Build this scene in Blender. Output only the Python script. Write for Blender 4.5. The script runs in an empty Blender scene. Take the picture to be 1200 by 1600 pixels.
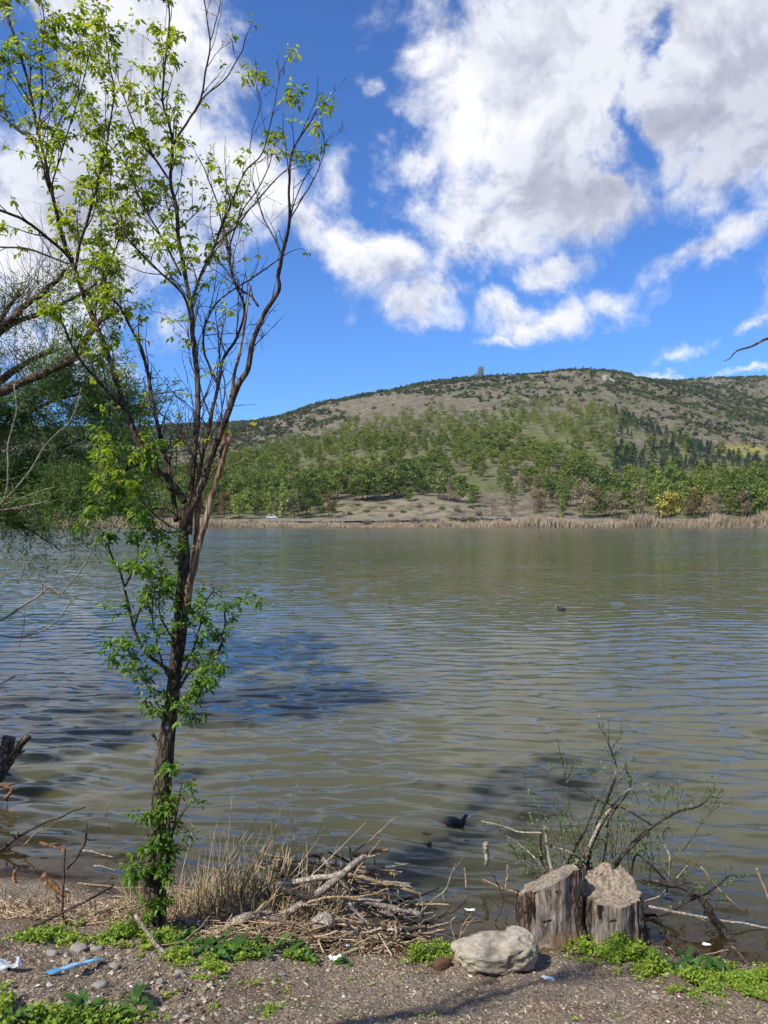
import bpy, math, random
import numpy as np
from mathutils import Vector

rng = np.random.default_rng(7)
random.seed(7)
C = bpy.context.scene.collection
SC = bpy.context.scene
R = math.radians

# ------------------------------------------------------------------ camera
F = 1202.0
TILT = math.atan(12 / F)
CAM = np.array([0.0, 0.0, 3.7])
cam = bpy.data.cameras.new("camera")
cam.sensor_fit = 'VERTICAL'
cam.sensor_height = 36.0
cam.lens = 36.0 * F / 1600.0
cam.clip_start = 0.05
cam.clip_end = 9000
co = bpy.data.objects.new("camera", cam)
C.objects.link(co)
co.location = CAM
co.rotation_euler = (R(90) + TILT, 0, 0)
SC.camera = co


def P(u, v, Y):
    """world point seen at pixel (u, v) of the 1200x1600 photograph, at real distance Y"""
    a, b = (u - 600) / F, (800 - v) / F
    d = np.array([a, math.cos(TILT) - b * math.sin(TILT), math.sin(TILT) + b * math.cos(TILT)])
    return CAM + d * (Y / d[1])


# ------------------------------------------------------------------ light
SUN_EL, SUN_AZ = R(48), R(-132)       # azimuth from +Y, negative = left of the view
sd = np.array([math.sin(SUN_AZ) * math.cos(SUN_EL), math.cos(SUN_AZ) * math.cos(SUN_EL), math.sin(SUN_EL)])
sl = bpy.data.lights.new("sun", 'SUN')
sl.energy = 5.0
sl.angle = R(0.55)
sl.color = (1.0, 0.95, 0.87)
so = bpy.data.objects.new("sun", sl)
C.objects.link(so)
so.rotation_euler = Vector(sd).to_track_quat('Z', 'Y').to_euler()
SC.view_settings.view_transform = 'Standard'
SC.view_settings.look = 'None'
SC.view_settings.exposure = 0.30
SC.view_settings.gamma = 1.0
SC.cycles.max_bounces = 6
SC.cycles.transparent_max_bounces = 12
SC.cycles.caustics_reflective = False
SC.cycles.caustics_refractive = False


# ------------------------------------------------------------------ node helpers
class NT:
    def __init__(self, tree):
        self.t = tree
        self.n = tree.nodes
        self.l = tree.links

    def new(self, typ, ins=None, **kw):
        nd = self.n.new(typ)
        for k, v in kw.items():
            setattr(nd, k, v)
        for k, v in (ins or {}).items():
            s = nd.inputs[k]
            if hasattr(v, 'is_output') or isinstance(v, bpy.types.NodeSocket):
                self.l.new(v, s)
            else:
                s.default_value = v
        return nd

    def math(self, op, a, b=0.0, c=0.0, clamp=False):
        nd = self.n.new('ShaderNodeMath')
        nd.operation = op
        nd.use_clamp = clamp
        for i, v in enumerate((a, b, c)):
            if isinstance(v, bpy.types.NodeSocket):
                self.l.new(v, nd.inputs[i])
            else:
                nd.inputs[i].default_value = v
        return nd.outputs[0]

    def vmath(self, op, a, b=(0, 0, 0), s=None):
        nd = self.n.new('ShaderNodeVectorMath')
        nd.operation = op
        for i, v in enumerate((a, b)):
            if isinstance(v, bpy.types.NodeSocket):
                self.l.new(v, nd.inputs[i])
            else:
                nd.inputs[i].default_value = v
        if s is not None:
            if isinstance(s, bpy.types.NodeSocket):
                self.l.new(s, nd.inputs['Scale'])
            else:
                nd.inputs['Scale'].default_value = s
        return nd.outputs['Value'] if op in ('LENGTH', 'DOT_PRODUCT') else nd.outputs[0]

    def noise(self, vec, scale, detail=4, rough=0.55, dist=0.0, out='Fac'):
        nd = self.new('ShaderNodeTexNoise', {'Scale': scale, 'Detail': detail, 'Roughness': rough, 'Distortion': dist})
        if vec is not None:
            self.l.new(vec, nd.inputs['Vector'])
        return nd.outputs[out]

    def ramp(self, fac, stops, interp='LINEAR'):
        nd = self.n.new('ShaderNodeValToRGB')
        nd.color_ramp.interpolation = interp
        el = nd.color_ramp.elements
        while len(el) < len(stops):
            el.new(0.5)
        for e, (p, c) in zip(el, stops):
            e.position = p
            e.color = (*c, 1) if len(c) == 3 else c
        self.l.new(fac, nd.inputs[0])
        return nd.outputs[0]

    def mix(self, fac, a, b, mode='MIX'):
        nd = self.n.new('ShaderNodeMix')
        nd.data_type = 'RGBA'
        nd.blend_type = mode
        for k, v in ((0, fac), (6, a), (7, b)):
            if isinstance(v, bpy.types.NodeSocket):
                self.l.new(v, nd.inputs[k])
            else:
                nd.inputs[k].default_value = v if k == 0 else (*v, 1) if len(v) == 3 else v
        return nd.outputs[2]

    def sstep(self, x, a, b):
        nd = self.new('ShaderNodeMapRange', {'From Min': a, 'From Max': b}, interpolation_type='SMOOTHSTEP')
        self.l.new(x, nd.inputs['Value'])
        return nd.outputs[0]


# ------------------------------------------------------------------ world: Nishita sky with cumulus
W = bpy.data.worlds.new("World")
SC.world = W
W.use_nodes = True
W.node_tree.nodes.clear()
w = NT(W.node_tree)
sky = w.new('ShaderNodeTexSky', sky_type='NISHITA', sun_disc=False, sun_elevation=SUN_EL,
            sun_rotation=SUN_AZ, altitude=900, air_density=1.0, dust_density=0.3, ozone_density=2.6)
tc = w.new('ShaderNodeTexCoord').outputs['Generated']
sep = w.new('ShaderNodeSeparateXYZ', {0: tc})
az = w.math('ARCTAN2', sep.outputs[0], sep.outputs[1])
el = w.math('ARCSINE', sep.outputs[2])
A = w.new('ShaderNodeCombineXYZ', {0: az, 1: el, 2: 0.0}).outputs[0]


def ang(u, v):
    d = P(u, v, 1.0) - CAM
    d /= np.linalg.norm(d)
    return math.atan2(d[0], d[1]), math.asin(d[2])


wn = w.noise(tc, 7.0, 6, 0.62, 0.0, 'Color')
wn = w.vmath('SUBTRACT', wn, (0.5, 0.5, 0.5))
A2 = w.vmath('ADD', A, w.vmath('SCALE', wn, s=0.15))
BLOBS = [  # u, v, ru, rv, rotation, weight
    (820, 120, 270, 195, 0, 1.28), (880, 270, 240, 140, 10, 1.12), (1110, 150, 210, 210, 0, 1.25), (690, 80, 95, 115, 0, 0.9),
    (650, 240, 80, 80, 0, .7), (790, 350, 170, 60, 5, .8), (590, 150, 50, 40, 0, .55), (1120, -160, 500, 240, 0, 1.2),
    (530, 275, 75, 55, -20, .56), (565, 395, 130, 78, -25, .85), (625, 480, 125, 64, -10, 1.0), (720, 400, 95, 36, 20, .5), (470, 350, 70, 70, 0, .6),
    (1100, 400, 140, 52, 12, .86), (880, 430, 85, 42, 0, .72), (840, 512, 115, 46, -5, .74), (1068, 542, 70, 22, 12, .5),
    (1175, 262, 70, 60, 0, .75), (1100, 335, 65, 30, 0, .5), (1185, 490, 50, 16, 20, .45), (960, 490, 110, 36, 10, .42),
    (1060, 584, 90, 15, 0, .6), (1190, 576, 110, 18, 0, .7), (800, 552, 60, 13, 0, .4), (475, 465, 26, 18, 0, .38),
    (230, 120, 190, 190, -30, 1.0), (120, 330, 210, 230, 0, 1.1), (360, 290, 130, 120, 0, .85), (300, 60, 90, 90, 0, .6),
    (-200, 200, 260, 420, 0, 1.1), (60, 520, 190, 90, 0, .6), (-300, 560, 350, 60, 0, .7), (1500, 420, 260, 110, 0, 1.0), (1600, 100, 380, 260, 0, 1.0),
]
HOLES = [(945, 240, 95, 34, -28, .62), (985, 190, 34, 60, 15, .6), (1028, 95, 26, 80, -12, .6), (900, 265, 60, 22, 0, .35), (1060, 250, 60, 20, 30, .3), (20, 110, 90, 100, 0, .75), (640, 205, 40, 24, 0, .3), (560, 480, 40, 40, 0, .3)]


def blob(vec, b):
    u, v, ru, rv, rot, wt = b
    a, e = ang(u, v)
    m = w.new('ShaderNodeMapping', {'Location': (a, e, 0), 'Rotation': (0, 0, R(rot)), 'Scale': (ru / F * 1.0, rv / F * 1.0, 1)}, vector_type='TEXTURE')
    w.l.new(vec, m.inputs['Vector'])
    ln = w.vmath('LENGTH', m.outputs[0])
    return w.math('MULTIPLY_ADD', ln, -wt, wt)


dens = None
for b in BLOBS:
    x = blob(A2, b)
    if dens is None:
        dens = x
    else:
        dens = w.new('ShaderNodeMath', {0: dens, 1: x, 2: 0.12}, operation='SMOOTH_MAX').outputs[0]
for b in HOLES:
    dens = w.math('SUBTRACT', dens, w.math('MAXIMUM', blob(A2, b), 0.0))
# elsewhere in the sky: scattered clouds from plain noise on the direction
back = w.noise(tc, 2.6, 3, 0.5)
back = w.math('MULTIPLY_ADD', back, 4.0, -2.1)
front = w.sstep(sep.outputs[1], 0.25, 0.6)
dens = w.new('ShaderNodeMix', {0: front, 2: back, 3: dens}, data_type='FLOAT').outputs[0]
fine = w.noise(tc, 8.5, 10, 0.64, 0.25)
fine2 = w.noise(w.vmath('ADD', tc, tuple(sd * 0.028)), 8.5, 6, 0.60, 0.25)
d1 = w.math('ADD', dens, w.math('MULTIPLY_ADD', fine, 1.9, -0.97))
cover = w.sstep(d1, 0.02, 0.62)
thick = w.sstep(d1, 0.5, 1.4)
lit = w.math('MULTIPLY_ADD', w.math('SUBTRACT', fine, fine2), 2.6, 0.0)
bright = w.math('ADD', w.math('MULTIPLY_ADD', thick, -0.30, 0.97), lit, clamp=True)
big = w.noise(tc, 3.4, 4, 0.5)
bright = w.math('MULTIPLY', bright, w.math('MULTIPLY_ADD', w.sstep(big, 0.35, 0.62), 0.22, 0.80), clamp=True)
GREY = None
for b in [(890, 300, 300, 110, 5, 1.0), (1130, 190, 190, 150, 0, 1.0), (720, 60, 60, 60, 0, .3), (150, 300, 200, 160, 0, .8), (600, 440, 120, 50, 0, .35), (1100, 420, 130, 35, 0, .5), (850, 530, 100, 28, 0, .4)]:
    x = w.math('MAXIMUM', blob(A2, b), 0.0)
    GREY = x if GREY is None else w.math('MAXIMUM', GREY, x)
bright = w.math('SUBTRACT', bright, w.math('MULTIPLY', w.sstep(GREY, 0.0, 0.85), 0.22), clamp=True)
ccol = w.ramp(bright, [(0.0, (0.30, 0.33, 0.42)), (0.45, (0.52, 0.54, 0.64)), (0.72, (0.76, 0.79, 0.88)), (0.95, (1.0, 1.0, 1.02))])
skyc = w.mix(1.0, sky.outputs[0], (0.56, 0.98, 1.55), 'MULTIPLY')
bg1 = w.new('ShaderNodeBackground', {'Color': skyc, 'Strength': 0.10})
bg2 = w.new('ShaderNodeBackground', {'Color': ccol, 'Strength': 0.85})
elf = w.sstep(sep.outputs[2], -0.02, 0.03)
cov = w.math('MULTIPLY', w.math('MULTIPLY', cover, 0.97), elf)
ms = w.new('ShaderNodeMixShader', {0: cov, 1: bg1.outputs[0], 2: bg2.outputs[0]})
w.new('ShaderNodeOutputWorld', {0: ms.outputs[0]})
W.cycles.sampling_method = 'MANUAL'
W.cycles.sample_map_resolution = 512


# ------------------------------------------------------------------ numpy noise
def _h(ix, iy, iz, s):
    n = (ix.astype(np.int64) * 374761393 + iy.astype(np.int64) * 668265263 + iz.astype(np.int64) * 2147483647 + s * 974711) & 0xffffffff
    n = (n ^ (n >> 13)) * 1274126177 & 0xffffffff
    n = (n ^ (n >> 16)) & 0xffff
    return n / 32767.5 - 1.0


def vnoise(p, s=0):
    p = np.asarray(p, float)
    i = np.floor(p)
    f = p - i
    f = f * f * (3 - 2 * f)
    i = i.astype(np.int64)
    r = 0
    for dx in (0, 1):
        for dy in (0, 1):
            for dz in (0, 1):
                wgt = (f[..., 0] if dx else 1 - f[..., 0]) * (f[..., 1] if dy else 1 - f[..., 1]) * (f[..., 2] if dz else 1 - f[..., 2])
                r = r + wgt * _h(i[..., 0] + dx, i[..., 1] + dy, i[..., 2] + dz, s)
    return r


def fbm(p, oct=4, s=0, g=0.5):
    p = np.asarray(p, float)
    r, a = 0, 1.0
    for k in range(oct):
        r = r + a * vnoise(p * 2 ** k + 17.3 * k, s + k)
        a *= g
    return r


def fbm2(x, y, sc, oct=4, s=0, g=0.5):
    return fbm(np.stack([x * sc, y * sc, np.zeros_like(x) + s * 3.7], -1), oct, s, g)


# ------------------------------------------------------------------ mesh builder
class MB:
    def __init__(self):
        self.V, self.Q, self.T, self.n = [], [], [], 0
        self.rq, self.rt = [], []

    def add(self, V, quads=None, tris=None, rnd=None):
        V = np.asarray(V, float)
        if quads is not None and len(quads):
            q = np.asarray(quads, np.int64)
            self.Q.append(q + self.n)
            self.rq.append(np.broadcast_to(np.random.rand() if rnd is None else rnd, (len(q),)))
        if tris is not None and len(tris):
            t = np.asarray(tris, np.int64)
            self.T.append(t + self.n)
            self.rt.append(np.broadcast_to(np.random.rand() if rnd is None else rnd, (len(t),)))
        self.V.append(V)
        self.n += len(V)
        return self

    def mesh(self, name, mat, smooth=True):
        V = np.concatenate(self.V) if self.V else np.zeros((0, 3))
        Q = np.concatenate(self.Q) if self.Q else np.zeros((0, 4), np.int64)
        T = np.concatenate(self.T) if self.T else np.zeros((0, 3), np.int64)
        me = bpy.data.meshes.new(name)
        me.vertices.add(len(V))
        me.vertices.foreach_set('co', V.astype(np.float32).ravel())
        nl = Q.size + T.size
        me.loops.add(nl)
        me.loops.foreach_set('vertex_index', np.concatenate([Q.ravel(), T.ravel()]).astype(np.int32))
        me.polygons.add(len(Q) + len(T))
        st = np.concatenate([np.arange(len(Q)) * 4, Q.size + np.arange(len(T)) * 3]).astype(np.int32)
        me.polygons.foreach_set('loop_start', st)
        me.polygons.foreach_set('use_smooth', np.full(len(st), smooth))
        at = me.attributes.new('rnd', 'FLOAT', 'FACE')
        at.data.foreach_set('value', np.concatenate(self.rq + self.rt).astype(np.float32) if len(st) else [])
        me.update(calc_edges=True)
        if mat:
            me.materials.append(mat)
        return me

    def obj(self, name, mat, parent=None, smooth=True):
        o = bpy.data.objects.new(name, self.mesh(name, mat, smooth))
        C.objects.link(o)
        if parent is not None:
            o.parent = parent
            o.matrix_parent_inverse = parent.matrix_world.inverted() if False else o.matrix_parent_inverse
            l = np.array(parent.location)
            if parent.parent is None and np.abs(l).sum() > 0 and getattr(self, 'world', True):
                o.location = tuple(-l)
        return o


np.random.seed(3)


def tag(o, label=None, cat=None, group=None, kind=None):
    if label:
        o['label'] = label
    if cat:
        o['category'] = cat
    if group:
        o['group'] = group
    if kind:
        o['kind'] = kind
    return o


def empty(name, loc, label, cat, group=None):
    o = bpy.data.objects.new(name, None)
    C.objects.link(o)
    o.location = tuple(loc)
    return tag(o, label, cat, group)


def frames(pts):
    pts = np.asarray(pts, float)
    t = np.gradient(pts, axis=0)
    t /= np.linalg.norm(t, axis=1)[:, None] + 1e-9
    n = np.zeros_like(t)
    ref = np.array([0, 0, 1.0]) if abs(t[0, 2]) < 0.9 else np.array([1.0, 0, 0])
    v = ref - t[0] * np.dot(ref, t[0])
    n[0] = v / np.linalg.norm(v)
    for i in range(1, len(t)):
        v = n[i - 1] - t[i] * np.dot(n[i - 1], t[i])
        n[i] = v / (np.linalg.norm(v) + 1e-9)
    return t, n, np.cross(t, n)


def tube(mb, pts, rad, sides=6, rough=0.0, rnd=None, cap=True, squash=1.0, nscale=(3.0, 6.0)):
    pts = np.asarray(pts, float)
    k = len(pts)
    rad = np.broadcast_to(rad, (k,)).astype(float)
    t, a, b = frames(pts)
    th = np.arange(sides) * 2 * math.pi / sides
    rr = rad[:, None] * np.ones(sides)
    if rough:
        L = np.concatenate([[0], np.cumsum(np.linalg.norm(np.diff(pts, axis=0), axis=1))])
        q = np.stack(np.broadcast_arrays(np.cos(th)[None] * nscale[0], np.sin(th)[None] * nscale[0], L[:, None] * nscale[1]), -1)
        rr = rr * (1 + rough * fbm(q + pts[0, 0] * 13, 3, 5))
    V = pts[:, None] + rr[..., None] * (np.cos(th)[None, :, None] * a[:, None] + squash * np.sin(th)[None, :, None] * b[:, None])
    V = V.reshape(-1, 3)
    i = np.arange(k - 1)[:, None] * sides
    j = np.arange(sides)[None]
    j2 = (j + 1) % sides
    Q = np.stack([i + j, i + j2, i + sides + j2, i + sides + j], -1).reshape(-1, 4)
    T = None
    if cap:
        V = np.vstack([V, pts[0], pts[-1]])
        j = np.arange(sides)
        j2 = (j + 1) % sides
        T = np.vstack([np.stack([j2, j, np.full(sides, k * sides)], -1),
                       np.stack([(k - 1) * sides + j, (k - 1) * sides + j2, np.full(sides, k * sides + 1)], -1)])
    mb.add(V, Q, T, rnd)


def spline(pts, n=None, wob=0.0, seed=0):
    """Catmull-Rom through points (rows can be any width)"""
    p = np.asarray(pts, float)
    if len(p) == 2:
        p = np.vstack([p[0], (p[0] + p[1]) / 2, p[1]])
    q = np.vstack([2 * p[0] - p[1], p, 2 * p[-1] - p[-2]])
    m = len(p) - 1
    n = n or m * 5
    tt = np.linspace(0, m - 1e-6, n + 1)
    i = tt.astype(int)
    f = (tt - i)[:, None]
    a, b, c, d = q[i], q[i + 1], q[i + 2], q[i + 3]
    o = 0.5 * (2 * b + (c - a) * f + (2 * a - 5 * b + 4 * c - d) * f ** 2 + (3 * b - a - 3 * c + d) * f ** 3)
    if wob:
        L = np.linspace(0, 1, len(o))
        for ax in range(3):
            o[:, ax] += wob * fbm(np.stack([L * m * 2 + seed, L * 0 + ax * 7.7, L * 0], -1), 3, 3) * np.minimum(1, L * 6)
    return o


def quads_cloud(mb, c, size, aspect=1.0, nrm=None, rnd=None, up=0.0):
    """randomly oriented leaf quads (diamond-like) at centres c (n,3) with sizes (n,)"""
    n = len(c)
    size = np.broadcast_to(size, (n,))
    d = rng.normal(size=(n, 3))
    d[:, 2] += up
    d /= np.linalg.norm(d, axis=1)[:, None]
    e = rng.normal(size=(n, 3))
    if nrm is not None:
        e = e * 0.5 + nrm
    e -= d * (e * d).sum(1)[:, None]
    e /= np.linalg.norm(e, axis=1)[:, None] + 1e-9
    s = np.cross(d, e)
    hl, hw = size[:, None] * 0.5, size[:, None] * 0.5 * aspect
    V = np.stack([c - d * hl, c + s * hw - d * hl * 0.1, c + d * hl, c - s * hw + d * hl * 0.1], 1).reshape(-1, 3)
    Q = np.arange(n * 4).reshape(n, 4)
    mb.add(V, Q, None, rng.random(n) if rnd is None else rnd)


def leaves(mb, base, dirv, length, width=0.45, droop=0.2, fold=0.15, rnd=None):
    """ovate folded leaves: 6 verts, 2 quads each"""
    n = len(base)
    length = np.broadcast_to(length, (n,))[:, None]
    d = dirv / (np.linalg.norm(dirv, axis=1)[:, None] + 1e-9)
    up = np.tile([0, 0, 1.0], (n, 1)) + rng.normal(size=(n, 3)) * 0.45
    s = np.cross(d, up)
    s /= np.linalg.norm(s, axis=1)[:, None] + 1e-9
    nn = np.cross(s, d)
    wv = width * length * 0.5
    dz = np.array([0, 0, -1.0]) * droop * length
    B = base
    T = base + d * length + dz
    f = nn * fold * length
    L1 = base + d * length * .35 - s * wv + f + dz * .1
    R1 = base + d * length * .35 + s * wv + f + dz * .1
    L2 = base + d * length * .72 - s * wv * .62 + f * .6 + dz * .5
    R2 = base + d * length * .72 + s * wv * .62 + f * .6 + dz * .5
    V = np.stack([B, L1, L2, T, R2, R1], 1).reshape(-1, 3)
    k = np.arange(n)[:, None] * 6
    Q = np.concatenate([k + np.array([0, 1, 2, 3]), k + np.array([0, 3, 4, 5])])
    r = rng.random(n) if rnd is None else np.broadcast_to(rnd, (n,))
    mb.add(V, Q, None, np.concatenate([r, r]))


# ------------------------------------------------------------------ materials
def mat(name):
    m = bpy.data.materials.new(name)
    m.use_nodes = True
    m.node_tree.nodes.clear()
    t = NT(m.node_tree)
    return m, t


def finish(t, sh, disp=None):
    t.new('ShaderNodeOutputMaterial', {0: sh})


def rnd_attr(t):
    return t.new('ShaderNodeAttribute', attribute_name='rnd').outputs['Fac']


def leaf_mat(name, stops, trans=0.4, rough=0.5, tint=(1.25, 1.2, 0.5), nscale=3.0, spec=0.3, vary=False):
    m, t = mat(name)
    pos = t.new('ShaderNodeNewGeometry').outputs['Position']
    r = rnd_attr(t)
    n = t.noise(pos, nscale, 2, 0.5)
    f = t.math('ADD', t.math('MULTIPLY', r, 0.6), t.math('MULTIPLY', t.sstep(n, 0.3, 0.7), 0.4))
    col = t.ramp(f, stops)
    if vary:
        orn = t.new('ShaderNodeObjectInfo').outputs['Random']
        lo = t.noise(pos, 0.02, 4, 0.7)
        k_ = t.math('ADD', t.math('MULTIPLY', orn, 0.6), t.math('MULTIPLY', t.sstep(lo, .35, .65), 0.4))
        col = t.mix(1.0, col, t.ramp(k_, [(0, (.50, .62, .62)), (.35, (.80, .88, .75)), (.65, (1.05, 1.0, .9)), (1, (1.5, 1.22, 1.0))]), 'MULTIPLY')
    p = t.new('ShaderNodeBsdfPrincipled', {'Base Color': col, 'Roughness': rough, 'Specular IOR Level': spec})
    if trans:
        tr = t.new('ShaderNodeBsdfTranslucent', {'Color': t.mix(1.0, col, tint, 'MULTIPLY')})
        mx = t.new('ShaderNodeMixShader', {0: trans, 1: p.outputs[0], 2: tr.outputs[0]})
        finish(t, mx.outputs[0])
    else:
        finish(t, p.outputs[0])
    return m


def bark_mat(name, dark, mid, light, scale=14.0, stretch=0.25, bump=0.6, patch=None):
    m, t = mat(name)
    pos = t.new('ShaderNodeNewGeometry').outputs['Position']
    mp = t.new('ShaderNodeMapping', {'Scale': (1, 1, stretch)})
    t.l.new(pos, mp.inputs['Vector'])
    n = t.noise(mp.outputs[0], scale, 8, 0.65, 0.4)
    v = t.new('ShaderNodeTexVoronoi', {'Scale': scale * 1.6}, feature='DISTANCE_TO_EDGE')
    t.l.new(t.vmath('ADD', mp.outputs[0], t.vmath('SCALE', t.noise(mp.outputs[0], scale * .8, 3, .6, 0, 'Color'), s=0.08)), v.inputs['Vector'])
    cr = t.sstep(v.outputs['Distance'], 0.0, 0.22)
    h = t.math('MULTIPLY', n, t.math('MULTIPLY_ADD', cr, 0.6, 0.4))
    col = t.ramp(h, [(0.12, dark), (0.38, mid), (0.62, light)])
    if patch:
        pn = t.noise(pos, 2.2, 4, 0.6)
        col = t.mix(t.sstep(pn, 0.52, 0.66), col, patch)
    r = t.math('MULTIPLY_ADD', rnd_attr(t), 0.5, 0.75)
    col = t.mix(1.0, col, t.new('ShaderNodeCombineXYZ', {0: r, 1: r, 2: r}).outputs[0], 'MULTIPLY')
    b = t.new('ShaderNodeBump', {'Strength': bump, 'Distance': 0.02, 'Height': h})
    p = t.new('ShaderNodeBsdfPrincipled', {'Base Color': col, 'Roughness': 0.9, 'Specular IOR Level': 0.15, 'Normal': b.outputs[0]})
    finish(t, p.outputs[0])
    return m


def plain_mat(name, col, rough=0.6, var=0.25, scale=20, metal=0.0, bump=0.0, spec=0.4):
    m, t = mat(name)
    pos = t.new('ShaderNodeNewGeometry').outputs['Position']
    n = t.noise(pos, scale, 5, 0.6)
    c = t.mix(n, tuple(x * (1 - var) for x in col), tuple(min(1, x * (1 + var)) for x in col))
    ins = {'Base Color': c, 'Roughness': rough, 'Metallic': metal, 'Specular IOR Level': spec}
    if bump:
        ins['Normal'] = t.new('ShaderNodeBump', {'Strength': bump, 'Distance': 0.01, 'Height': n}).outputs[0]
    finish(t, t.new('ShaderNodeBsdfPrincipled', ins).outputs[0])
    return m


M = {}
M['leaf'] = leaf_mat('leaf_spring', [(0.0, (0.075, 0.14, 0.014)), (0.3, (0.17, 0.27, 0.025)), (0.65, (0.32, 0.42, 0.04)), (1.0, (0.52, 0.52, 0.08))], 0.55, 0.45, (1.7, 1.5, 0.5))
M['leaf_low'] = leaf_mat('leaf_shoot', [(0.0, (0.05, 0.11, 0.015)), (0.5, (0.11, 0.21, 0.025)), (1.0, (0.22, 0.33, 0.04))], 0.4, 0.45, (1.5, 1.5, 0.5))
M['bark'] = bark_mat('bark_walnut', (0.014, 0.010, 0.007), (0.068, 0.049, 0.032), (0.17, 0.13, 0.09), 16, 0.3, 1.0)
M['bark_twig'] = bark_mat('bark_twig', (0.02, 0.014, 0.01), (0.05, 0.036, 0.026), (0.10, 0.08, 0.06), 30, 0.5, 0.3)
M['bark_dead'] = bark_mat('bark_dead', (0.07, 0.04, 0.02), (0.22, 0.14, 0.08), (0.38, 0.29, 0.20), 14, 0.15, 0.6, (0.10, 0.06, 0.035))
M['strand'] = plain_mat('dry_strand', (0.32, 0.25, 0.13), 0.9)
M['feather'] = leaf_mat('feather_leaf', [(0.0, (0.05, 0.10, 0.03)), (0.5, (0.12, 0.20, 0.06)), (1.0, (0.26, 0.34, 0.12))], 0.45, 0.6, (1.2, 1.3, 0.6))
M['bark_left'] = bark_mat('bark_left', (0.02, 0.013, 0.009), (0.09, 0.06, 0.04), (0.22, 0.16, 0.11), 12, 0.6, 0.8)
M['pale_shoot'] = bark_mat('pale_shoot', (0.12, 0.09, 0.06), (0.28, 0.23, 0.17), (0.42, 0.37, 0.30), 20, 0.3, 0.3)
M['drift'] = bark_mat('driftwood', (0.10, 0.08, 0.06), (0.29, 0.24, 0.185), (0.52, 0.45, 0.36), 22, 0.6, 0.6)
M['drift_tan'] = bark_mat('driftwood_tan', (0.12, 0.08, 0.04), (0.30, 0.21, 0.12), (0.46, 0.35, 0.22), 22, 0.6, 0.5)
M['drift_dark'] = bark_mat('driftwood_dark', (0.02, 0.016, 0.012), (0.055, 0.045, 0.036), (0.12, 0.10, 0.08), 22, 0.6, 0.5)
M['orange_wood'] = bark_mat('orange_wood', (0.12, 0.06, 0.03), (0.28, 0.155, 0.075), (0.44, 0.27, 0.14), 18, 0.6, 0.4)
M['straw'] = leaf_mat('straw', [(0.0, (0.20, 0.14, 0.07)), (0.5, (0.46, 0.35, 0.19)), (1.0, (0.66, 0.54, 0.34))], 0.15, 0.7, (1, .9, .7))
M['weed'] = leaf_mat('weed', [(0.0, (0.08, 0.15, 0.018)), (0.5, (0.22, 0.33, 0.035)), (1.0, (0.42, 0.50, 0.08))], 0.35, 0.5, (1.3, 1.3, 0.5), 9)
M['dock'] = leaf_mat('dock', [(0.0, (0.03, 0.075, 0.016)), (0.6, (0.07, 0.15, 0.03)), (1.0, (0.16, 0.28, 0.05))], 0.3, 0.35, (1.3, 1.5, 0.5), 6)

# ------------------------------------------------------------------ near ground
SX = [-400, -60, -30, -20.5, -11, -6.2, -4.1, -2.3, -0.9, 0.45, 1.2, 2.1, 3.2, 6, 20, 400]
SY = [60, 60, 52, 37, 14, 8.9, 8.25, 7.65, 7.15, 6.80, 6.85, 6.75, 6.5, 6.3, 5.5, 4]
DD = [-400, -40, -10, -3, 0, .4, 1, 1.7, 3, 5, 7, 20, 600]
DZ = [-9, -6, -1.9, -.55, 0, .10, .24, .42, .88, 1.6, 2.1, 2.4, 4]


def zg(x, y, fine=True):
    x, y = np.asarray(x, float), np.asarray(y, float)
    d = np.interp(x, SX, SY) - y + 0.12 * fbm2(x, y, 1.1, 3, 4)
    z = np.interp(d, DD, DZ)
    if fine:
        z = z + 0.03 * fbm2(x, y, 2.2, 3, 9) + 0.012 * fbm2(x, y, 9, 4, 2)
    return z


_hx = np.arange(-9, 9.01, 0.06)
_hy = np.arange(3.0, 15.01, 0.06)
_HX, _HY2 = np.meshgrid(_hx, _hy, indexing='ij')
_HG = np.maximum(zg(_HX, _HY2), 0.0)
_ys = np.linspace(3.2, 14, 500)


def _zc(X, Y):
    a = np.clip((X + 9) / .06, 0, len(_hx) - 1.001)
    b = np.clip((Y - 3) / .06, 0, len(_hy) - 1.001)
    i, j = a.astype(int), b.astype(int)
    f, g = a - i, b - j
    return (_HG[i, j] * (1 - f) + _HG[i + 1, j] * f) * (1 - g) + (_HG[i, j + 1] * (1 - f) + _HG[i + 1, j + 1] * f) * g


def hit(u, v, dz=0.0):
    """ground point seen at the pixel, by marching along the ray"""
    a = P(u, v, 1.0) - CAM
    X, Z = a[0] * _ys, CAM[2] + a[2] * _ys
    g = _zc(X, _ys) + dz
    k = np.argmax(Z <= g)
    if k > 0:
        e0, e1 = Z[k - 1] - g[k - 1], g[k] - Z[k]
        f = e0 / (e0 + e1 + 1e-9)
        y_ = _ys[k - 1] + (_ys[k] - _ys[k - 1]) * f
    else:
        y_ = _ys[0]
    return np.array([a[0] * y_, y_, CAM[2] + a[2] * y_])


def axis(dense, step, ratio, lo, hi):
    a = list(np.arange(dense[0], dense[1], step))
    s, x = step, dense[1]
    while x < hi:
        a.append(x)
        s *= ratio
        x += s
    a.append(hi)
    s, x = step, dense[0]
    b = []
    while x > lo:
        s *= ratio
        x -= s
        b.append(max(x, lo))
    return np.array(b[::-1] + a)


def grid(name, xs, ys, zf, m):
    X, Y = np.meshgrid(xs, ys)
    Z = zf(X, Y)
    V = np.stack([X, Y, Z], -1).reshape(-1, 3)
    nx, ny = len(xs), len(ys)
    i = np.arange(ny - 1)[:, None] * nx + np.arange(nx - 1)[None]
    Q = np.stack([i, i + 1, i + nx + 1, i + nx], -1).reshape(-1, 4)
    mb = MB()
    mb.add(V, Q, None, 0.5)
    return mb.obj(name, m), V


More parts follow.
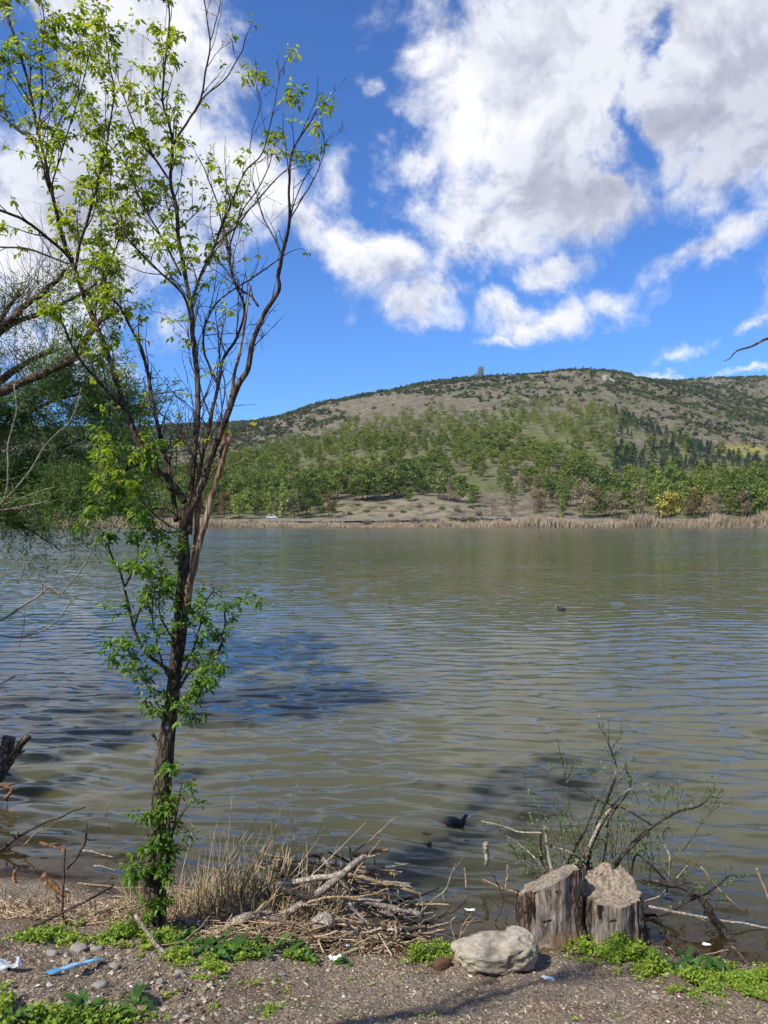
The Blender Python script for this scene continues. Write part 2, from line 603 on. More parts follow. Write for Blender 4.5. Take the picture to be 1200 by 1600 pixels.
m, t = mat('bank_soil')
pos = t.new('ShaderNodeNewGeometry').outputs['Position']
n1 = t.noise(pos, 1.3, 5, 0.6)
n2 = t.noise(pos, 45, 6, 0.75)
vor = t.new('ShaderNodeTexVoronoi', {'Scale': 60.0, 'Randomness': 1.0})
t.l.new(pos, vor.inputs['Vector'])
vc = t.new('ShaderNodeSeparateXYZ', {0: vor.outputs['Color']}).outputs[0]
soil = t.ramp(n2, [(0.25, (0.085, 0.06, 0.04)), (0.5, (0.21, 0.158, 0.105)), (0.75, (0.37, 0.295, 0.205))])
chips = t.ramp(vc, [(0.0, (0.09, 0.065, 0.045)), (0.45, (0.24, 0.178, 0.116)), (0.75, (0.31, 0.25, 0.18)), (1.0, (0.50, 0.43, 0.34))])
c = t.mix(0.6, soil, chips)
c = t.mix(t.sstep(n1, 0.50, 0.64), c, t.mix(0.5, c, (0.10, 0.055, 0.03)))
wet = t.new('ShaderNodeAttribute', attribute_name='wet').outputs['Fac']
c = t.mix(wet, c, t.mix(1.0, c, (0.30, 0.24, 0.16), 'MULTIPLY'))
hh = t.math('ADD', n2, t.math('MULTIPLY', vor.outputs['Distance'], -0.8))
bp = t.new('ShaderNodeBump', {'Strength': 0.9, 'Distance': 0.02, 'Height': hh})
p = t.new('ShaderNodeBsdfPrincipled', {'Base Color': c, 'Roughness': t.math('MULTIPLY_ADD', wet, -0.45, 0.95), 'Specular IOR Level': 0.25, 'Normal': bp.outputs[0]})
finish(t, p.outputs[0])
M['soil'] = m

gx = axis((-5.5, 5.5), 0.028, 1.12, -2600, 2600)
gy = axis((3.6, 9.0), 0.028, 1.12, -600, 345)
go, GV = grid('ground', gx, gy, lambda x, y: zg(x, y) + 0.005 * fbm2(x, y, 34, 3, 12), M['soil'])
tag(go, 'stony brown bank sloping down to the water', kind='structure')
at = go.data.attributes.new('wet', 'FLOAT', 'POINT')
at.data.foreach_set('value', np.clip(1 - (GV[:, 2] - 0.015) / 0.09, 0, 1).astype(np.float32))


# ------------------------------------------------------------------ water
def wave(X, Y):
    r = np.random.default_rng(11)
    Z = np.zeros_like(X)
    dist = np.hypot(X, Y)
    sh = np.clip((Y - np.interp(X, SX, SY)) / 1.2, 0.15, 1)
    for k in range(52):
        lam = 0.12 * (0.95 / 0.12) ** r.random()
        a = r.normal(0.10, 0.27)
        kx, ky = math.sin(a) * 2 * math.pi / lam, math.cos(a) * 2 * math.pi / lam
        amp = 0.0078 * lam ** 0.92 * (0.5 + r.random())
        fade = np.clip(1.3 - dist / (40 * lam + 3), 0, 1)
        ph = kx * X + ky * Y + r.random() * 6.28
        ph = ph + 0.9 * vnoise(np.stack([X * .35 / lam ** .5, Y * .5 / lam ** .5, X * 0 + k], -1), 50 + k)
        Z += amp * fade * (np.sin(ph) + 0.28 * np.sin(2 * ph + 1.2))
    # group modulation: patches of calmer and rougher water
    mod = 0.85 + 0.30 * fbm2(X, Y * 1.8, 0.16, 3, 30)
    return Z * np.clip(mod, .25, 1.4) * sh


m, t = mat('lake_water')
pos = t.new('ShaderNodeNewGeometry').outputs['Position']
sp = t.new('ShaderNodeSeparateXYZ', {0: pos})
mp = t.new('ShaderNodeMapping', {'Scale': (0.42, 1.0, 1.0), 'Rotation': (0, 0, R(-5))})
t.l.new(pos, mp.inputs['Vector'])
dist = t.vmath('LENGTH', pos)
far = t.sstep(dist, 8.0, 45.0)
gust = t.noise(pos, 0.045, 3, 0.6, 0.4)
streak = t.noise(mp.outputs[0], 0.35, 4, 0.7, 0.3)


def slopes(sc, det, ro):
    c_ = t.noise(mp.outputs[0], sc, det, ro, 0.5, 'Color')
    return t.vmath('SUBTRACT', c_, (0.5, 0.5, 0.5))


calm = t.math('MULTIPLY', t.math('MULTIPLY_ADD', t.sstep(gust, 0.3, 0.7), 0.5, 0.75), t.math('MULTIPLY_ADD', t.sstep(streak, 0.3, 0.7), 0.9, 0.55))
v = t.vmath('SCALE', slopes(7.0, 3, 0.65), s=0.26)
v = t.vmath('ADD', v, t.vmath('SCALE', slopes(2.2, 4, 0.65), s=t.math('MULTIPLY', far, 0.34)))
v = t.vmath('SCALE', v, s=calm)
vs = t.new('ShaderNodeSeparateXYZ', {0: v})
# seen from far off only the wave faces turned to this shore are visible
facing = t.sstep(dist, 25.0, 120.0)
yy = t.math('MULTIPLY', t.math('ABSOLUTE', vs.outputs[1]), t.math('MULTIPLY_ADD', t.sstep(dist, 60.0, 300.0), -0.9, -1.25))
vy = t.new('ShaderNodeMix', {0: facing, 2: vs.outputs[1], 3: yy}, data_type='FLOAT').outputs[0]
vv_ = t.new('ShaderNodeCombineXYZ', {0: t.math('MULTIPLY', vs.outputs[0], 0.5), 1: vy, 2: 0.0}).outputs[0]
nrm = t.vmath('NORMALIZE', t.vmath('ADD', t.new('ShaderNodeNewGeometry').outputs['Normal'], vv_))
murk = t.mix(t.noise(pos, 0.25, 3, .5), (0.076, 0.077, 0.045), (0.102, 0.095, 0.048))
df = t.new('ShaderNodeSubsurfaceScattering', {'Color': murk, 'Scale': 0.45, 'Radius': (1.0, 0.9, 0.55)}, falloff='BURLEY')
tp = t.new('ShaderNodeBsdfTransparent', {'Color': (0.80, 0.72, 0.50, 1)})
dep = t.new('ShaderNodeAttribute', attribute_name='depth').outputs['Fac']
body = t.new('ShaderNodeMixShader', {0: dep, 1: tp.outputs[0], 2: df.outputs[0]})
gl = t.new('ShaderNodeBsdfGlossy', {'Color': (1.0, 0.98, 0.94, 1), 'Roughness': t.math('MULTIPLY_ADD', far, 0.05, 0.03), 'Normal': nrm})
fr = t.new('ShaderNodeFresnel', {'IOR': 1.33, 'Normal': nrm})
sh = t.new('ShaderNodeMixShader', {0: t.math('MINIMUM', fr.outputs[0], 0.80), 1: body.outputs[0], 2: gl.outputs[0]})
finish(t, sh.outputs[0])
M['water'] = m

th = np.concatenate([np.linspace(-88, -36, 27)[:-1], np.arange(-36, 36, 0.13), np.linspace(36, 88, 27)])
rr = [2.0]
while rr[-1] < 4200:
    r0 = rr[-1]
    rr.append(r0 * (1.15 if r0 < 5.5 else 1.0045 if r0 < 55 else 1.05))
rr = np.array(rr)
TH, RR = np.meshgrid(np.radians(th), rr)
WX, WY = RR * np.sin(TH), RR * np.cos(TH)
WZ = wave(WX, WY)
V = np.stack([WX, WY, WZ], -1).reshape(-1, 3)
nx = len(th)
i = np.arange(len(rr) - 1)[:, None] * nx + np.arange(nx - 1)[None]
mb = MB()
mb.add(V, np.stack([i, i + 1, i + nx + 1, i + nx], -1).reshape(-1, 4), None, .5)
wo = mb.obj('water', M['water'])
tag(wo, 'rippled olive green lake reflecting the cloudy sky', kind='structure')
at = wo.data.attributes.new('depth', 'FLOAT', 'POINT')
dpt = np.maximum(0, -zg(V[:, 0], V[:, 1]))
at.data.foreach_set('value', (1 - np.exp(-dpt * 3.2 - 0.04)).astype(np.float32))

# ------------------------------------------------------------------ far hills
HU = np.array([-700, -300, 0, 200, 350, 500, 640, 740, 850, 950, 1050, 1200, 1500, 2000.])
HY = np.array([346, 352, 380, 450, 550, 700, 900, 1200, 1700, 2500, 3400.])
HT = np.array([
    [834, 820, 805, 790, 770, 745, 715, 690, 672, 685, 700],
    [834, 820, 805, 790, 770, 745, 715, 690, 670, 680, 700],
    [834, 820, 805, 790, 770, 745, 715, 690, 668, 680, 700],
    [834, 820, 806, 795, 775, 750, 720, 690, 667, 680, 700],
    [834, 820, 806, 788, 750, 722, 702, 684, 663, 675, 700],
    [834, 819, 805, 778, 730, 695, 664, 631, 650, 670, 700],
    [834, 819, 800, 765, 722, 672, 636, 603, 630, 660, 700],
    [834, 819, 798, 762, 722, 668, 622, 590, 620, 650, 700],
    [834, 819, 803, 765, 722, 666, 614, 582, 610, 650, 700],
    [834, 819, 805, 770, 728, 670, 614, 579, 612, 640, 700],
    [834, 819, 806, 775, 735, 684, 634, 606, 596, 620, 690],
    [834, 819, 806, 782, 750, 712, 680, 662, 590, 610, 690],
    [834, 819, 806, 785, 760, 730, 705, 680, 600, 610, 690],
    [834, 819, 806, 785, 760, 730, 705, 680, 620, 630, 690]])
GU = np.linspace(-700, 2000, 136)
GL = np.linspace(math.log(346), math.log(3400), 120)
tmp = np.stack([np.interp(GU, HU, HT[:, j]) for j in range(len(HY))], 1)
tab = np.stack([np.interp(GL, np.log(HY), tmp[i]) for i in range(len(GU))], 0)
ker = np.exp(-0.5 * (np.arange(-4, 5) / 1.7) ** 2)
ker /= ker.sum()
for ax, k2 in ((0, ker), (1, ker)):
    pad = np.pad(tab, [(4, 4) if a == ax else (0, 0) for a in (0, 1)], mode='edge')
    tab = np.apply_along_axis(lambda r: np.convolve(r, k2, 'valid'), ax, pad)


def zh(x, y, rough=True):
    x, y = np.asarray(x, float), np.asarray(y, float)
    yy = np.clip(y, 346, 3400)
    u = np.clip(x / yy * F + 600, -699, 1999)
    fu = (u + 700) / (GU[1] - GU[0])
    fl = (np.log(yy) - GL[0]) / (GL[1] - GL[0])
    i0 = np.clip(fu.astype(int), 0, len(GU) - 2)
    j0 = np.clip(fl.astype(int), 0, len(GL) - 2)
    a, b = fu - i0, np.clip(fl - j0, 0, 1)
    v = (tab[i0, j0] * (1 - a) + tab[i0 + 1, j0] * a) * (1 - b) + (tab[i0, j0 + 1] * (1 - a) + tab[i0 + 1, j0 + 1] * a) * b
    z = 3.7 + yy * np.tan(np.arctan((800 - v) / F) + TILT)
    if rough:
        amp = np.clip((yy - 360) / 500, 0, 1)
        ridg = 1 - np.abs(fbm2(x + 0.35 * y, y * 0.45, 0.011, 4, 21))
        z = z + amp * (6 * fbm2(x, y, 0.006, 3, 22) + 7 * (ridg - .6)) + 0.8 * np.clip((yy - 352) / 30, 0, 1) * fbm2(x, y, 0.06, 3, 23)
    return z


m, t = mat('hill_ground')
pos = t.new('ShaderNodeNewGeometry').outputs['Position']
n1 = t.noise(pos, 0.012, 6, 0.65)
n2 = t.noise(pos, 0.12, 6, 0.7)
n3 = t.noise(pos, 0.05, 4, 0.6)
gr = t.new('ShaderNodeAttribute', attribute_name='green').outputs['Fac']
ye = t.new('ShaderNodeAttribute', attribute_name='meadow').outputs['Fac']
bare = t.ramp(n2, [(0.3, (0.075, 0.065, 0.045)), (0.5, (0.145, 0.126, 0.088)), (0.7, (0.23, 0.20, 0.145))])
grass = t.ramp(n2, [(0.3, (0.075, 0.08, 0.035)), (0.5, (0.12, 0.125, 0.058)), (0.75, (0.19, 0.185, 0.10))])
g = t.math('ADD', gr, t.math('MULTIPLY_ADD', n1, 1.6, -0.8), clamp=True)
c = t.mix(t.sstep(g, 0.25, 0.75), bare, grass)
ct_ = t.new('ShaderNodeAttribute', attribute_name='cutting').outputs['Fac']
c = t.mix(t.math('MULTIPLY', ct_, t.sstep(n2, 0.42, 0.60)), c, t.mix(n3, (0.17, 0.14, 0.085), (0.31, 0.26, 0.175)))
c = t.mix(t.math('MULTIPLY', ye, t.sstep(n3, 0.35, 0.6)), c, (0.30, 0.28, 0.05))
bp = t.new('ShaderNodeBump', {'Strength': 0.7, 'Distance': 2.5, 'Height': n2})
p = t.new('ShaderNodeBsdfPrincipled', {'Base Color': c, 'Roughness': 1.0, 'Specular IOR Level': 0.0, 'Normal': bp.outputs[0]})
finish(t, p.outputs[0])
M['hill'] = m
hx = axis((-520, 900), 5.5, 1.06, -3200, 3200)
hy = axis((346, 1250), 5.0, 1.05, 344, 3400)
hy = hy[(hy >= 344)]
ho, HV = grid('hills', hx, np.unique(hy), zh, M['hill'])
tag(ho, 'dry wooded hillside rising behind the lake', kind='structure')


def pix(x, y, z):
    """pixel of world points (used only to look up what kind of land the photograph has there)"""
    d = np.stack([x - CAM[0], y - CAM[1], z - CAM[2]], -1)
    f = d[..., 1] * math.cos(TILT) + d[..., 2] * math.sin(TILT)
    b = -d[..., 1] * math.sin(TILT) + d[..., 2] * math.cos(TILT)
    return 600 + F * d[..., 0] / f, 800 - F * b / f


hu, hv = pix(HV[:, 0], HV[:, 1], HV[:, 2])
WU = [-900, 0, 200, 350, 470, 560, 640, 740, 850, 950, 1040, 1100, 1200, 1600]
WV = [735, 735, 735, 722, 694, 668, 648, 640, 628, 640, 676, 704, 716, 716]
wood = np.clip((hv - np.interp(hu, WU, WV)) / 14, 0, 1)
green = 0.22 + 0.40 * wood + 0.35 * ((hu > 900) & (hv < 640)) * 0.4
bar = (np.clip(1 - np.hypot((hu - 640) / 130, (hv - 640) / 30), 0, 1) > 0) | (hv > 772) & (hu > 480) & (hu < 900)
green = np.where(bar, 0.02, green)
green = np.where((hv > 790) & (hu < 560), 0.8, green)
at = ho.data.attributes.new('green', 'FLOAT', 'POINT')
at.data.foreach_set('value', green.astype(np.float32))
md = np.clip(1.4 - np.hypot((hu - 1160) / 38, (hv - 704) / 9), 0, 1)
cl_ = np.clip(1.5 - np.hypot((hu - 640) / 170, (hv - 797) / 24) * 1.1, 0, 1) * (hv > 765)
at = ho.data.attributes.new('cutting', 'FLOAT', 'POINT')
at.data.foreach_set('value', cl_.astype(np.float32))
at = ho.data.attributes.new('meadow', 'FLOAT', 'POINT')
at.data.foreach_set('value', md.astype(np.float32))

# ------------------------------------------------------------------ far trees
M['pine'] = leaf_mat('pine_needles', [(0.0, (0.055, 0.09, 0.022)), (0.5, (0.135, 0.19, 0.042)), (1.0, (0.24, 0.29, 0.07))], 0.25, 0.8, (1, 1, .5), 0.05, 0.1, True)
M['spruce'] = leaf_mat('spruce_needles', [(0.0, (0.03, 0.052, 0.032)), (0.5, (0.055, 0.088, 0.052)), (1.0, (0.10, 0.135, 0.08))], 0.08, 0.8, (1, 1, .8), 0.05, 0.1)
M['broad'] = leaf_mat('broad_leaf', [(0.0, (0.10, 0.125, 0.035)), (0.5, (0.17, 0.20, 0.055)), (1.0, (0.27, 0.29, 0.09))], 0.25, 0.8, (1.1, 1.1, .5), 0.05, 0.1, True)
M['poplar'] = leaf_mat('poplar_leaf', [(0.0, (0.16, 0.21, 0.035)), (1.0, (0.34, 0.38, 0.08))], 0.25, 0.7, (1.1, 1.1, .5), 0.2)
M['yellow'] = leaf_mat('willow_leaf', [(0.0, (0.28, 0.25, 0.04)), (1.0, (0.52, 0.45, 0.10))], 0.25, 0.7, (1.1, 1, .5), 0.2)
M['bare'] = leaf_mat('bare_twig', [(0.0, (0.17, 0.13, 0.08)), (0.5, (0.29, 0.225, 0.14)), (1.0, (0.42, 0.33, 0.21))], 0.1, 0.9, (1, 1, 1), 0.2, 0.1)
M['rust'] = leaf_mat('rust_leaf', [(0.0, (0.13, 0.08, 0.03)), (1.0, (0.27, 0.19, 0.07))], 0.2, 0.9, (1, 1, .7), 0.2, 0.1)
M['ftrunk'] = plain_mat('far_trunk', (0.09, 0.065, 0.045), 0.9, 0.3, 1.0)
M['reed_far'] = leaf_mat('far_reed', [(0.0, (0.24, 0.18, 0.11)), (0.5, (0.40, 0.31, 0.20)), (1.0, (0.54, 0.44, 0.30))], 0.15, 0.9, (1, .9, .8), 0.1, 0.1)
M['scrub'] = leaf_mat('scrub_leaf', [(0.0, (0.035, 0.048, 0.022)), (0.6, (0.07, 0.088, 0.038)), (1.0, (0.12, 0.13, 0.06))], 0.1, 0.9, (1, 1, .6), 0.02, 0.05)


def crown_pts(kind, n, r):
    """leaf clump centres for one tree of unit height"""
    out, nb = [], {'pine': 15, 'spruce': 26, 'broad': 14, 'poplar': 16, 'willow': 14, 'bare': 14}[kind]
    for b in range(nb):
        f = (b + r.random()) / nb
        if kind == 'pine':
            z = .26 + .70 * f
            w_ = .26 * (1 - (abs(z - .58) / .46) ** 2) ** .5 if abs(z - .58) < .45 else .06
            a, q, br = r.random() * 6.28, w_ * (.35 + .65 * r.random()), (.10 + .05 * r.random(), .055)
        elif kind == 'spruce':
            z = .1 + .86 * f
            w_ = .25 * (1 - z) + .02
            a, q, br = b * 2.4, w_ * (.5 + .5 * r.random()), (.05 + .05 * (1 - z), .035)
        elif kind == 'bare':
            z = .25 + .72 * f
            w_ = .20 * (1 - (abs(z - .55) / .45) ** 2) ** .5 if abs(z - .55) < .44 else .03
            a, q, br = r.random() * 6.28, w_ * (.2 + .8 * r.random()), (.07 + .04 * r.random(), .09)
        elif kind == 'poplar':
            z = .14 + .82 * f
            w_ = .055 * (1 - f * f) + .01
            a, q, br = r.random() * 6.28, w_ * r.random(), (.045, .06)
        else:
            z = .32 + .60 * f
            w_ = .32 * (1 - (abs(z - .60) / .40) ** 2) ** .5 if abs(z - .60) < .39 else .05
            a, q, br = r.random() * 6.28, w_ * (.3 + .7 * r.random()), (.12 + .05 * r.random(), .085)
        c_ = np.array([math.cos(a) * q, math.sin(a) * q, z])
        k = n // nb
        g = r.normal(size=(k, 3)) * np.array([br[0], br[0], br[1]]) * .62
        out.append(c_ + g)
    return np.concatenate(out)


def far_tree_mesh(kind, H, n, r, mt, qs, asp=0.8):
    cr = MB()
    c_ = crown_pts(kind, n, r) * H
    quads_cloud(cr, c_, qs * (0.6 + 0.8 * rng.random(len(c_))), asp)
    tr = MB()
    lean = r.normal(size=2) * 0.02 * H
    top = .93 if kind in ('pine', 'spruce', 'poplar') else .6
    pts = np.array([[0, 0, -.8], [lean[0] * .3, lean[1] * .3, H * .3], [lean[0], lean[1], H * top]])
    tube(tr, pts, [H * .018, H * .014, H * .004], 5, cap=False, rnd=.5)
    for k in range(7 if kind != 'poplar' else 0):
        z0 = H * (.3 + .45 * r.random())
        a = r.random() * 6.28
        ln = H * (.12 + .14 * r.random())
        tube(tr, [[0, 0, z0], [math.cos(a) * ln, math.sin(a) * ln, z0 + ln * (.3 + .5 * (kind != 'pine'))]], [H * .008, H * .002], 4, cap=False, rnd=.5)
    return cr, tr, mt


protos = {}


def proto(kind, key, H, n, mt, qs, cnt, asp=.8):
    r = np.random.default_rng(abs(hash(key)) % 1000 if False else sum(map(ord, key)))
    L = []
    for k in range(cnt):
        cr, tr, _ = far_tree_mesh(kind, H, n, r, mt, qs, asp)
        L.append((cr.mesh('crown', mt, False), tr.mesh('trunk', M['ftrunk']), cr, tr))
    protos[key] = L


proto('pine', 'pine', 12, 700, M['pine'], 0.72, 6)
proto('spruce', 'spruce', 11, 560, M['spruce'], 0.7, 3)
proto('broad', 'broad', 9, 560, M['broad'], 0.62, 4)
proto('bare', 'bare', 9, 430, M['bare'], 1.1, 3, .13)
proto('bare', 'rust', 10, 460, M['rust'], 0.7, 2, .4)
proto('poplar', 'poplar', 17, 420, M['poplar'], 0.7, 2)
proto('willow', 'willow', 10, 900, M['yellow'], 0.7, 1)


def place_tree(name, key, x, y, s, label, cat, group=None, z=None, kk=None):
    L = protos[key]
    cm, tm, _, _ = L[random.randrange(len(L)) if kk is None else kk]
    z = float(zh(x, y)) if z is None else z
    o = empty(name, (x, y, z - 0.2), label, cat, group)
    o.rotation_euler = (0, 0, random.random() * 6.28)
    o.scale = (s * random.uniform(.85, 1.35), s * random.uniform(.85, 1.35), s)
    for nm, me in (('crown', cm), ('trunk', tm)):
        c_ = bpy.data.objects.new(nm, me)
        C.objects.link(c_)
        c_.parent = o
    return o


def scatter(n, ylo, yhi, ulo=-80, uhi=1300):
    """random ground spots, even over the land"""
    y = np.sqrt(rng.random(n) * (yhi ** 2 - ylo ** 2) + ylo ** 2)
    u = ulo + rng.random(n) * (uhi - ulo)
    x = (u - 600) / F * y
    z = zh(x, y)
    uu, vv = pix(x, y, z)
    return x, y, z, uu, vv


x, y, z, uu, vv = scatter(15000, 370, 1000)
wv = np.interp(uu, WU, WV)
inside = vv > wv
dn = fbm2(x, y, 0.018, 3, 61)
keep = inside & (rng.random(len(x)) < np.clip(.60 + 1.3 * dn + .35 * (vv > 762), .06, 1.0))
clear = ((uu > 520) & (uu < 700) & (vv > 784)) | (np.hypot((uu - 1160) / 45, (vv - 704) / 14) < 1) | ((np.abs(uu - 640) < 60) & (np.abs(vv - 752) < 10) & (rng.random(len(x)) < .7))
keep &= ~clear
# minimum spacing
sel = []
cell = {}
for k in np.argsort(y):
    if not keep[k]:
        continue
    cx, cy = int(x[k] // 7), int(y[k] // 7)
    ok = True
    for ax in (-1, 0, 1):
        for ay in (-1, 0, 1):
            for q in cell.get((cx + ax, cy + ay), ()):
                if (x[q] - x[k]) ** 2 + (y[q] - y[k]) ** 2 < 5.0 ** 2:
                    ok = False
    if ok:
        cell.setdefault((cx, cy), []).append(k)
        sel.append(k)
kinds = {}
for k in sel:
    r_ = random.random()
    bl = float(fbm2(x[k:k + 1], y[k:k + 1], 0.012, 2, 77)[0])
    if uu[k] > 960 and vv[k] < 745 and r_ < .7:
        kd = 'spruce'
    elif vv[k] > 765 and uu[k] > 750 and r_ < .30:
        kd = 'bare'
    elif r_ < .07:
        kd = 'bare'
    elif r_ < .10:
        kd = 'rust'
    elif r_ < .22 + .5 * bl:
        kd = 'broad'
    else:
        kd = 'pine'
    kinds.setdefault(kd, []).append(k)
INFO = {'pine': ('pine_tree', 'dark green pine in the wooded slope across the lake', 'tree', 'pines on the slope across the lake', 300),
        'spruce': ('spruce_tree', 'blue green pointed conifer on the right flank of the hill', 'tree', 'conifers on the right flank of the hill', 160),
        'broad': ('leafy_tree', 'lighter green round tree among the pines across the lake', 'tree', 'leafy trees among the pines', 160),
        'bare': ('bare_tree', 'leafless grey brown tree at the foot of the far wood', 'tree', 'leafless trees in the far wood', 140),
        'rust': ('budding_tree', 'rusty brown budding tree in the far wood', 'tree', 'rusty budding trees in the far wood', 60)}
FOR = {}
for kd, ks in kinds.items():
    nm, lb, ct, gp, mx = INFO[kd]
    vis = [k for k in ks if -20 < uu[k] < 1220]
    mxs = set(vis[:mx])
    for k in ks:
        s = (.55 + .85 * random.random() ** 1.4) * (1.08 if vv[k] > 762 else .95) * (.9 if y[k] > 600 else 1)
        if k in mxs:
            place_tree(nm, kd, x[k], y[k], s, lb, ct, gp, float(z[k]))
        else:
            FOR.setdefault(kd, []).append((k, s))
fidx = 0
for kd, lst in FOR.items():
    mb = MB()
    for k, s in lst:
        L = protos[kd]
        cr = L[random.randrange(len(L))][2]
        a = random.random() * 6.28
        V = np.concatenate(cr.V) * s
        ca, sa = math.cos(a), math.sin(a)
        V = np.stack([V[:, 0] * ca - V[:, 1] * sa, V[:, 0] * sa + V[:, 1] * ca, V[:, 2]], -1) + np.array([x[k], y[k], z[k] - .2])
        q = np.concatenate(cr.Q)[::2] if y[k] > 650 else np.concatenate(cr.Q)
        mb.add(V, q, None, (rng.random(len(q)) * .8 + .2 * random.random()))
    mt = {'pine': M['pine'], 'spruce': M['spruce'], 'broad': M['broad'], 'bare': M['bare'], 'rust': M['rust']}[kd]
    o = mb.obj('forest', mt, smooth=False)
    tag(o, {'pine': 'distant pine wood on the upper slope', 'spruce': 'distant conifers beyond the right flank', 'broad': 'distant leafy wood between the pines',
            'bare': 'distant leafless wood on the slope', 'rust': 'distant rusty wood on the slope'}[kd], 'forest', kind='stuff')

# scrub dotted over the dry slopes
x, y, z, uu, vv = scatter(30000, 480, 1900)
wv = np.interp(uu, WU, WV)
dn = fbm2(x, y, 0.012, 4, 63)
pr = np.clip(.42 + 1.1 * dn, .05, .95)
sky_v = np.interp(uu, [0, 350, 500, 640, 740, 850, 950, 1050, 1200], [668, 663, 630, 602, 588, 581, 578, 596, 590])
near_top = np.clip(1 - (vv - sky_v) / 26, 0, 1)
pr = pr + .75 * near_top * (uu < 760) + .35 * near_top
pr = np.where((np.hypot((uu - 640) / 125, (vv - 640) / 22) < 1), .015, pr)
pr = np.where(uu < 540, pr + .35, pr)
pr = np.where((uu > 900) & (vv > 600), pr + .1, pr)
keep = (vv < wv + 6) & (rng.random(len(x)) < pr)
mb = MB()
idx = np.where(keep)[0]
print('scrub', len(idx))
for k in idx:
    s = random.uniform(1.3, 4.2) * (1.3 if y[k] > 1000 else 1)
    n = 18
    g = rng.normal(size=(n, 3)) * np.array([.42, .42, .3]) * s
    g[:, 2] = np.abs(g[:, 2]) + .2 * s
    quads_cloud(mb, g + [x[k], y[k], z[k]], s * .62, .85, rnd=np.clip(rng.random(n) * .7 + .3 * random.random(), 0, 1))
o = mb.obj('scrub', M['scrub'], smooth=False)
tag(o, 'low dark scrub dotted over the dry upper slopes', 'scrub', kind='stuff')


# conifers scattered high on the dry slopes
x, y, z, uu, vv = scatter(5200, 700, 1800, 300, 1280)
dn = fbm2(x, y, 0.009, 4, 67)
wv = np.interp(uu, WU, WV)
pr = np.clip(-.02 + 1.0 * dn + .25 * (uu > 900) + .12 * (uu > 1010), 0, .8)
pr = np.where((np.hypot((uu - 640) / 125, (vv - 640) / 22) < 1), .0, pr)
idx = np.where((vv < wv + 4) & (rng.random(len(x)) < pr))[0]
mb = MB()
for k in idx:
    L = protos[random.choice(('pine', 'pine', 'spruce', 'broad'))]
    cr = L[random.randrange(len(L))][2]
    s_ = random.uniform(.35, .72)
    V = np.concatenate(cr.V) * np.array([s_ * 1.25, s_ * 1.25, s_])
    V = V + np.array([x[k], y[k], z[k] - 1.5 * s_])
    q = np.concatenate(cr.Q)[::3]
    mb.add(V, q, None, (rng.random(len(q)) * .7 + .3 * random.random()))
print('upper trees', len(idx))
tag(mb.obj('forest', M['pine'], smooth=False), 'dark trees scattered high on the dry slopes', 'forest', kind='stuff')


# notable far trees
def at_uv(u, Y):
    return (u - 600) / F * Y


for u, Y, key, s, lb, ct in [
        (423, 363, 'poplar', 1.0, 'short slender light green poplar left of its taller twin', 'poplar'),
        (442, 363, 'poplar', 1.22, 'tall slender light green poplar near the white car', 'poplar'),
        (374, 364, 'broad', 1.5, 'round bright green willow left of the two poplars', 'willow'),
        (1030, 372, 'poplar', 1.55, 'tall pale poplar rising behind the yellow willow', 'poplar'),
        (878, 364, 'poplar', .8, 'short pale poplar at the foot of the right wood', 'poplar'),
        (1046, 360, 'willow', 1.55, 'round yellow green willow above the reeds', 'willow'),
        (842, 366, 'rust', 1.4, 'orange brown budding tree beside the shore road', 'tree'),
        (911, 366, 'bare', 2.1, 'tall leafless pale tree rising above the reeds', 'tree'),
        (932, 372, 'rust', 1.5, 'orange tinted tree right of the tall leafless one', 'tree'),
        (770, 366, 'bare', 1.2, 'small leafless tree at the left end of the reeds', 'tree'),
        (460, 368, 'bare', 1.5, 'pale leafless tree just right of the poplars', 'tree'),
        (350, 370, 'rust', 1.4, 'thin golden tree left of the round green willow', 'tree'),
        (800, 364, 'bare', 1.3, 'slim leafless tree between the small one and the orange brown one', 'tree'),
        (960, 368, 'bare', 1.5, 'leafless tree right of the orange tinted tree', 'tree'),
        (1000, 366, 'bare', 1.7, 'leafless grey tree just left of the yellow willow', 'tree'),
        (1085, 370, 'rust', 1.5, 'brownish tree just right of the yellow willow', 'tree'),
        (1120, 368, 'bare', 1.5, 'leafless tree above the tallest reeds', 'tree'),
        (1165, 370, 'bare', 1.6, 'leafless tree near the right edge behind the reeds', 'tree'),
        (1195, 372, 'broad', 1.6, 'light green tree at the right edge behind the reeds', 'tree')]:
    kk = 0
    if key == 'broad':
        cr, tr, _ = far_tree_mesh('willow', 9, 700, np.random.default_rng(5), M['poplar'], .6)
        protos['gw'] = [(cr.mesh('crown', M['poplar'], False), tr.mesh('trunk', M['ftrunk']), cr, tr)]
        key = 'gw'
    place_tree('poplar_tree' if 'poplar' in lb and 'left of the two' not in lb and 'right of the pop' not in lb else 'willow_tree' if 'willow' in ct else 'shore_tree', key, at_uv(u, Y), Y, s, lb, ct, None, None, kk)

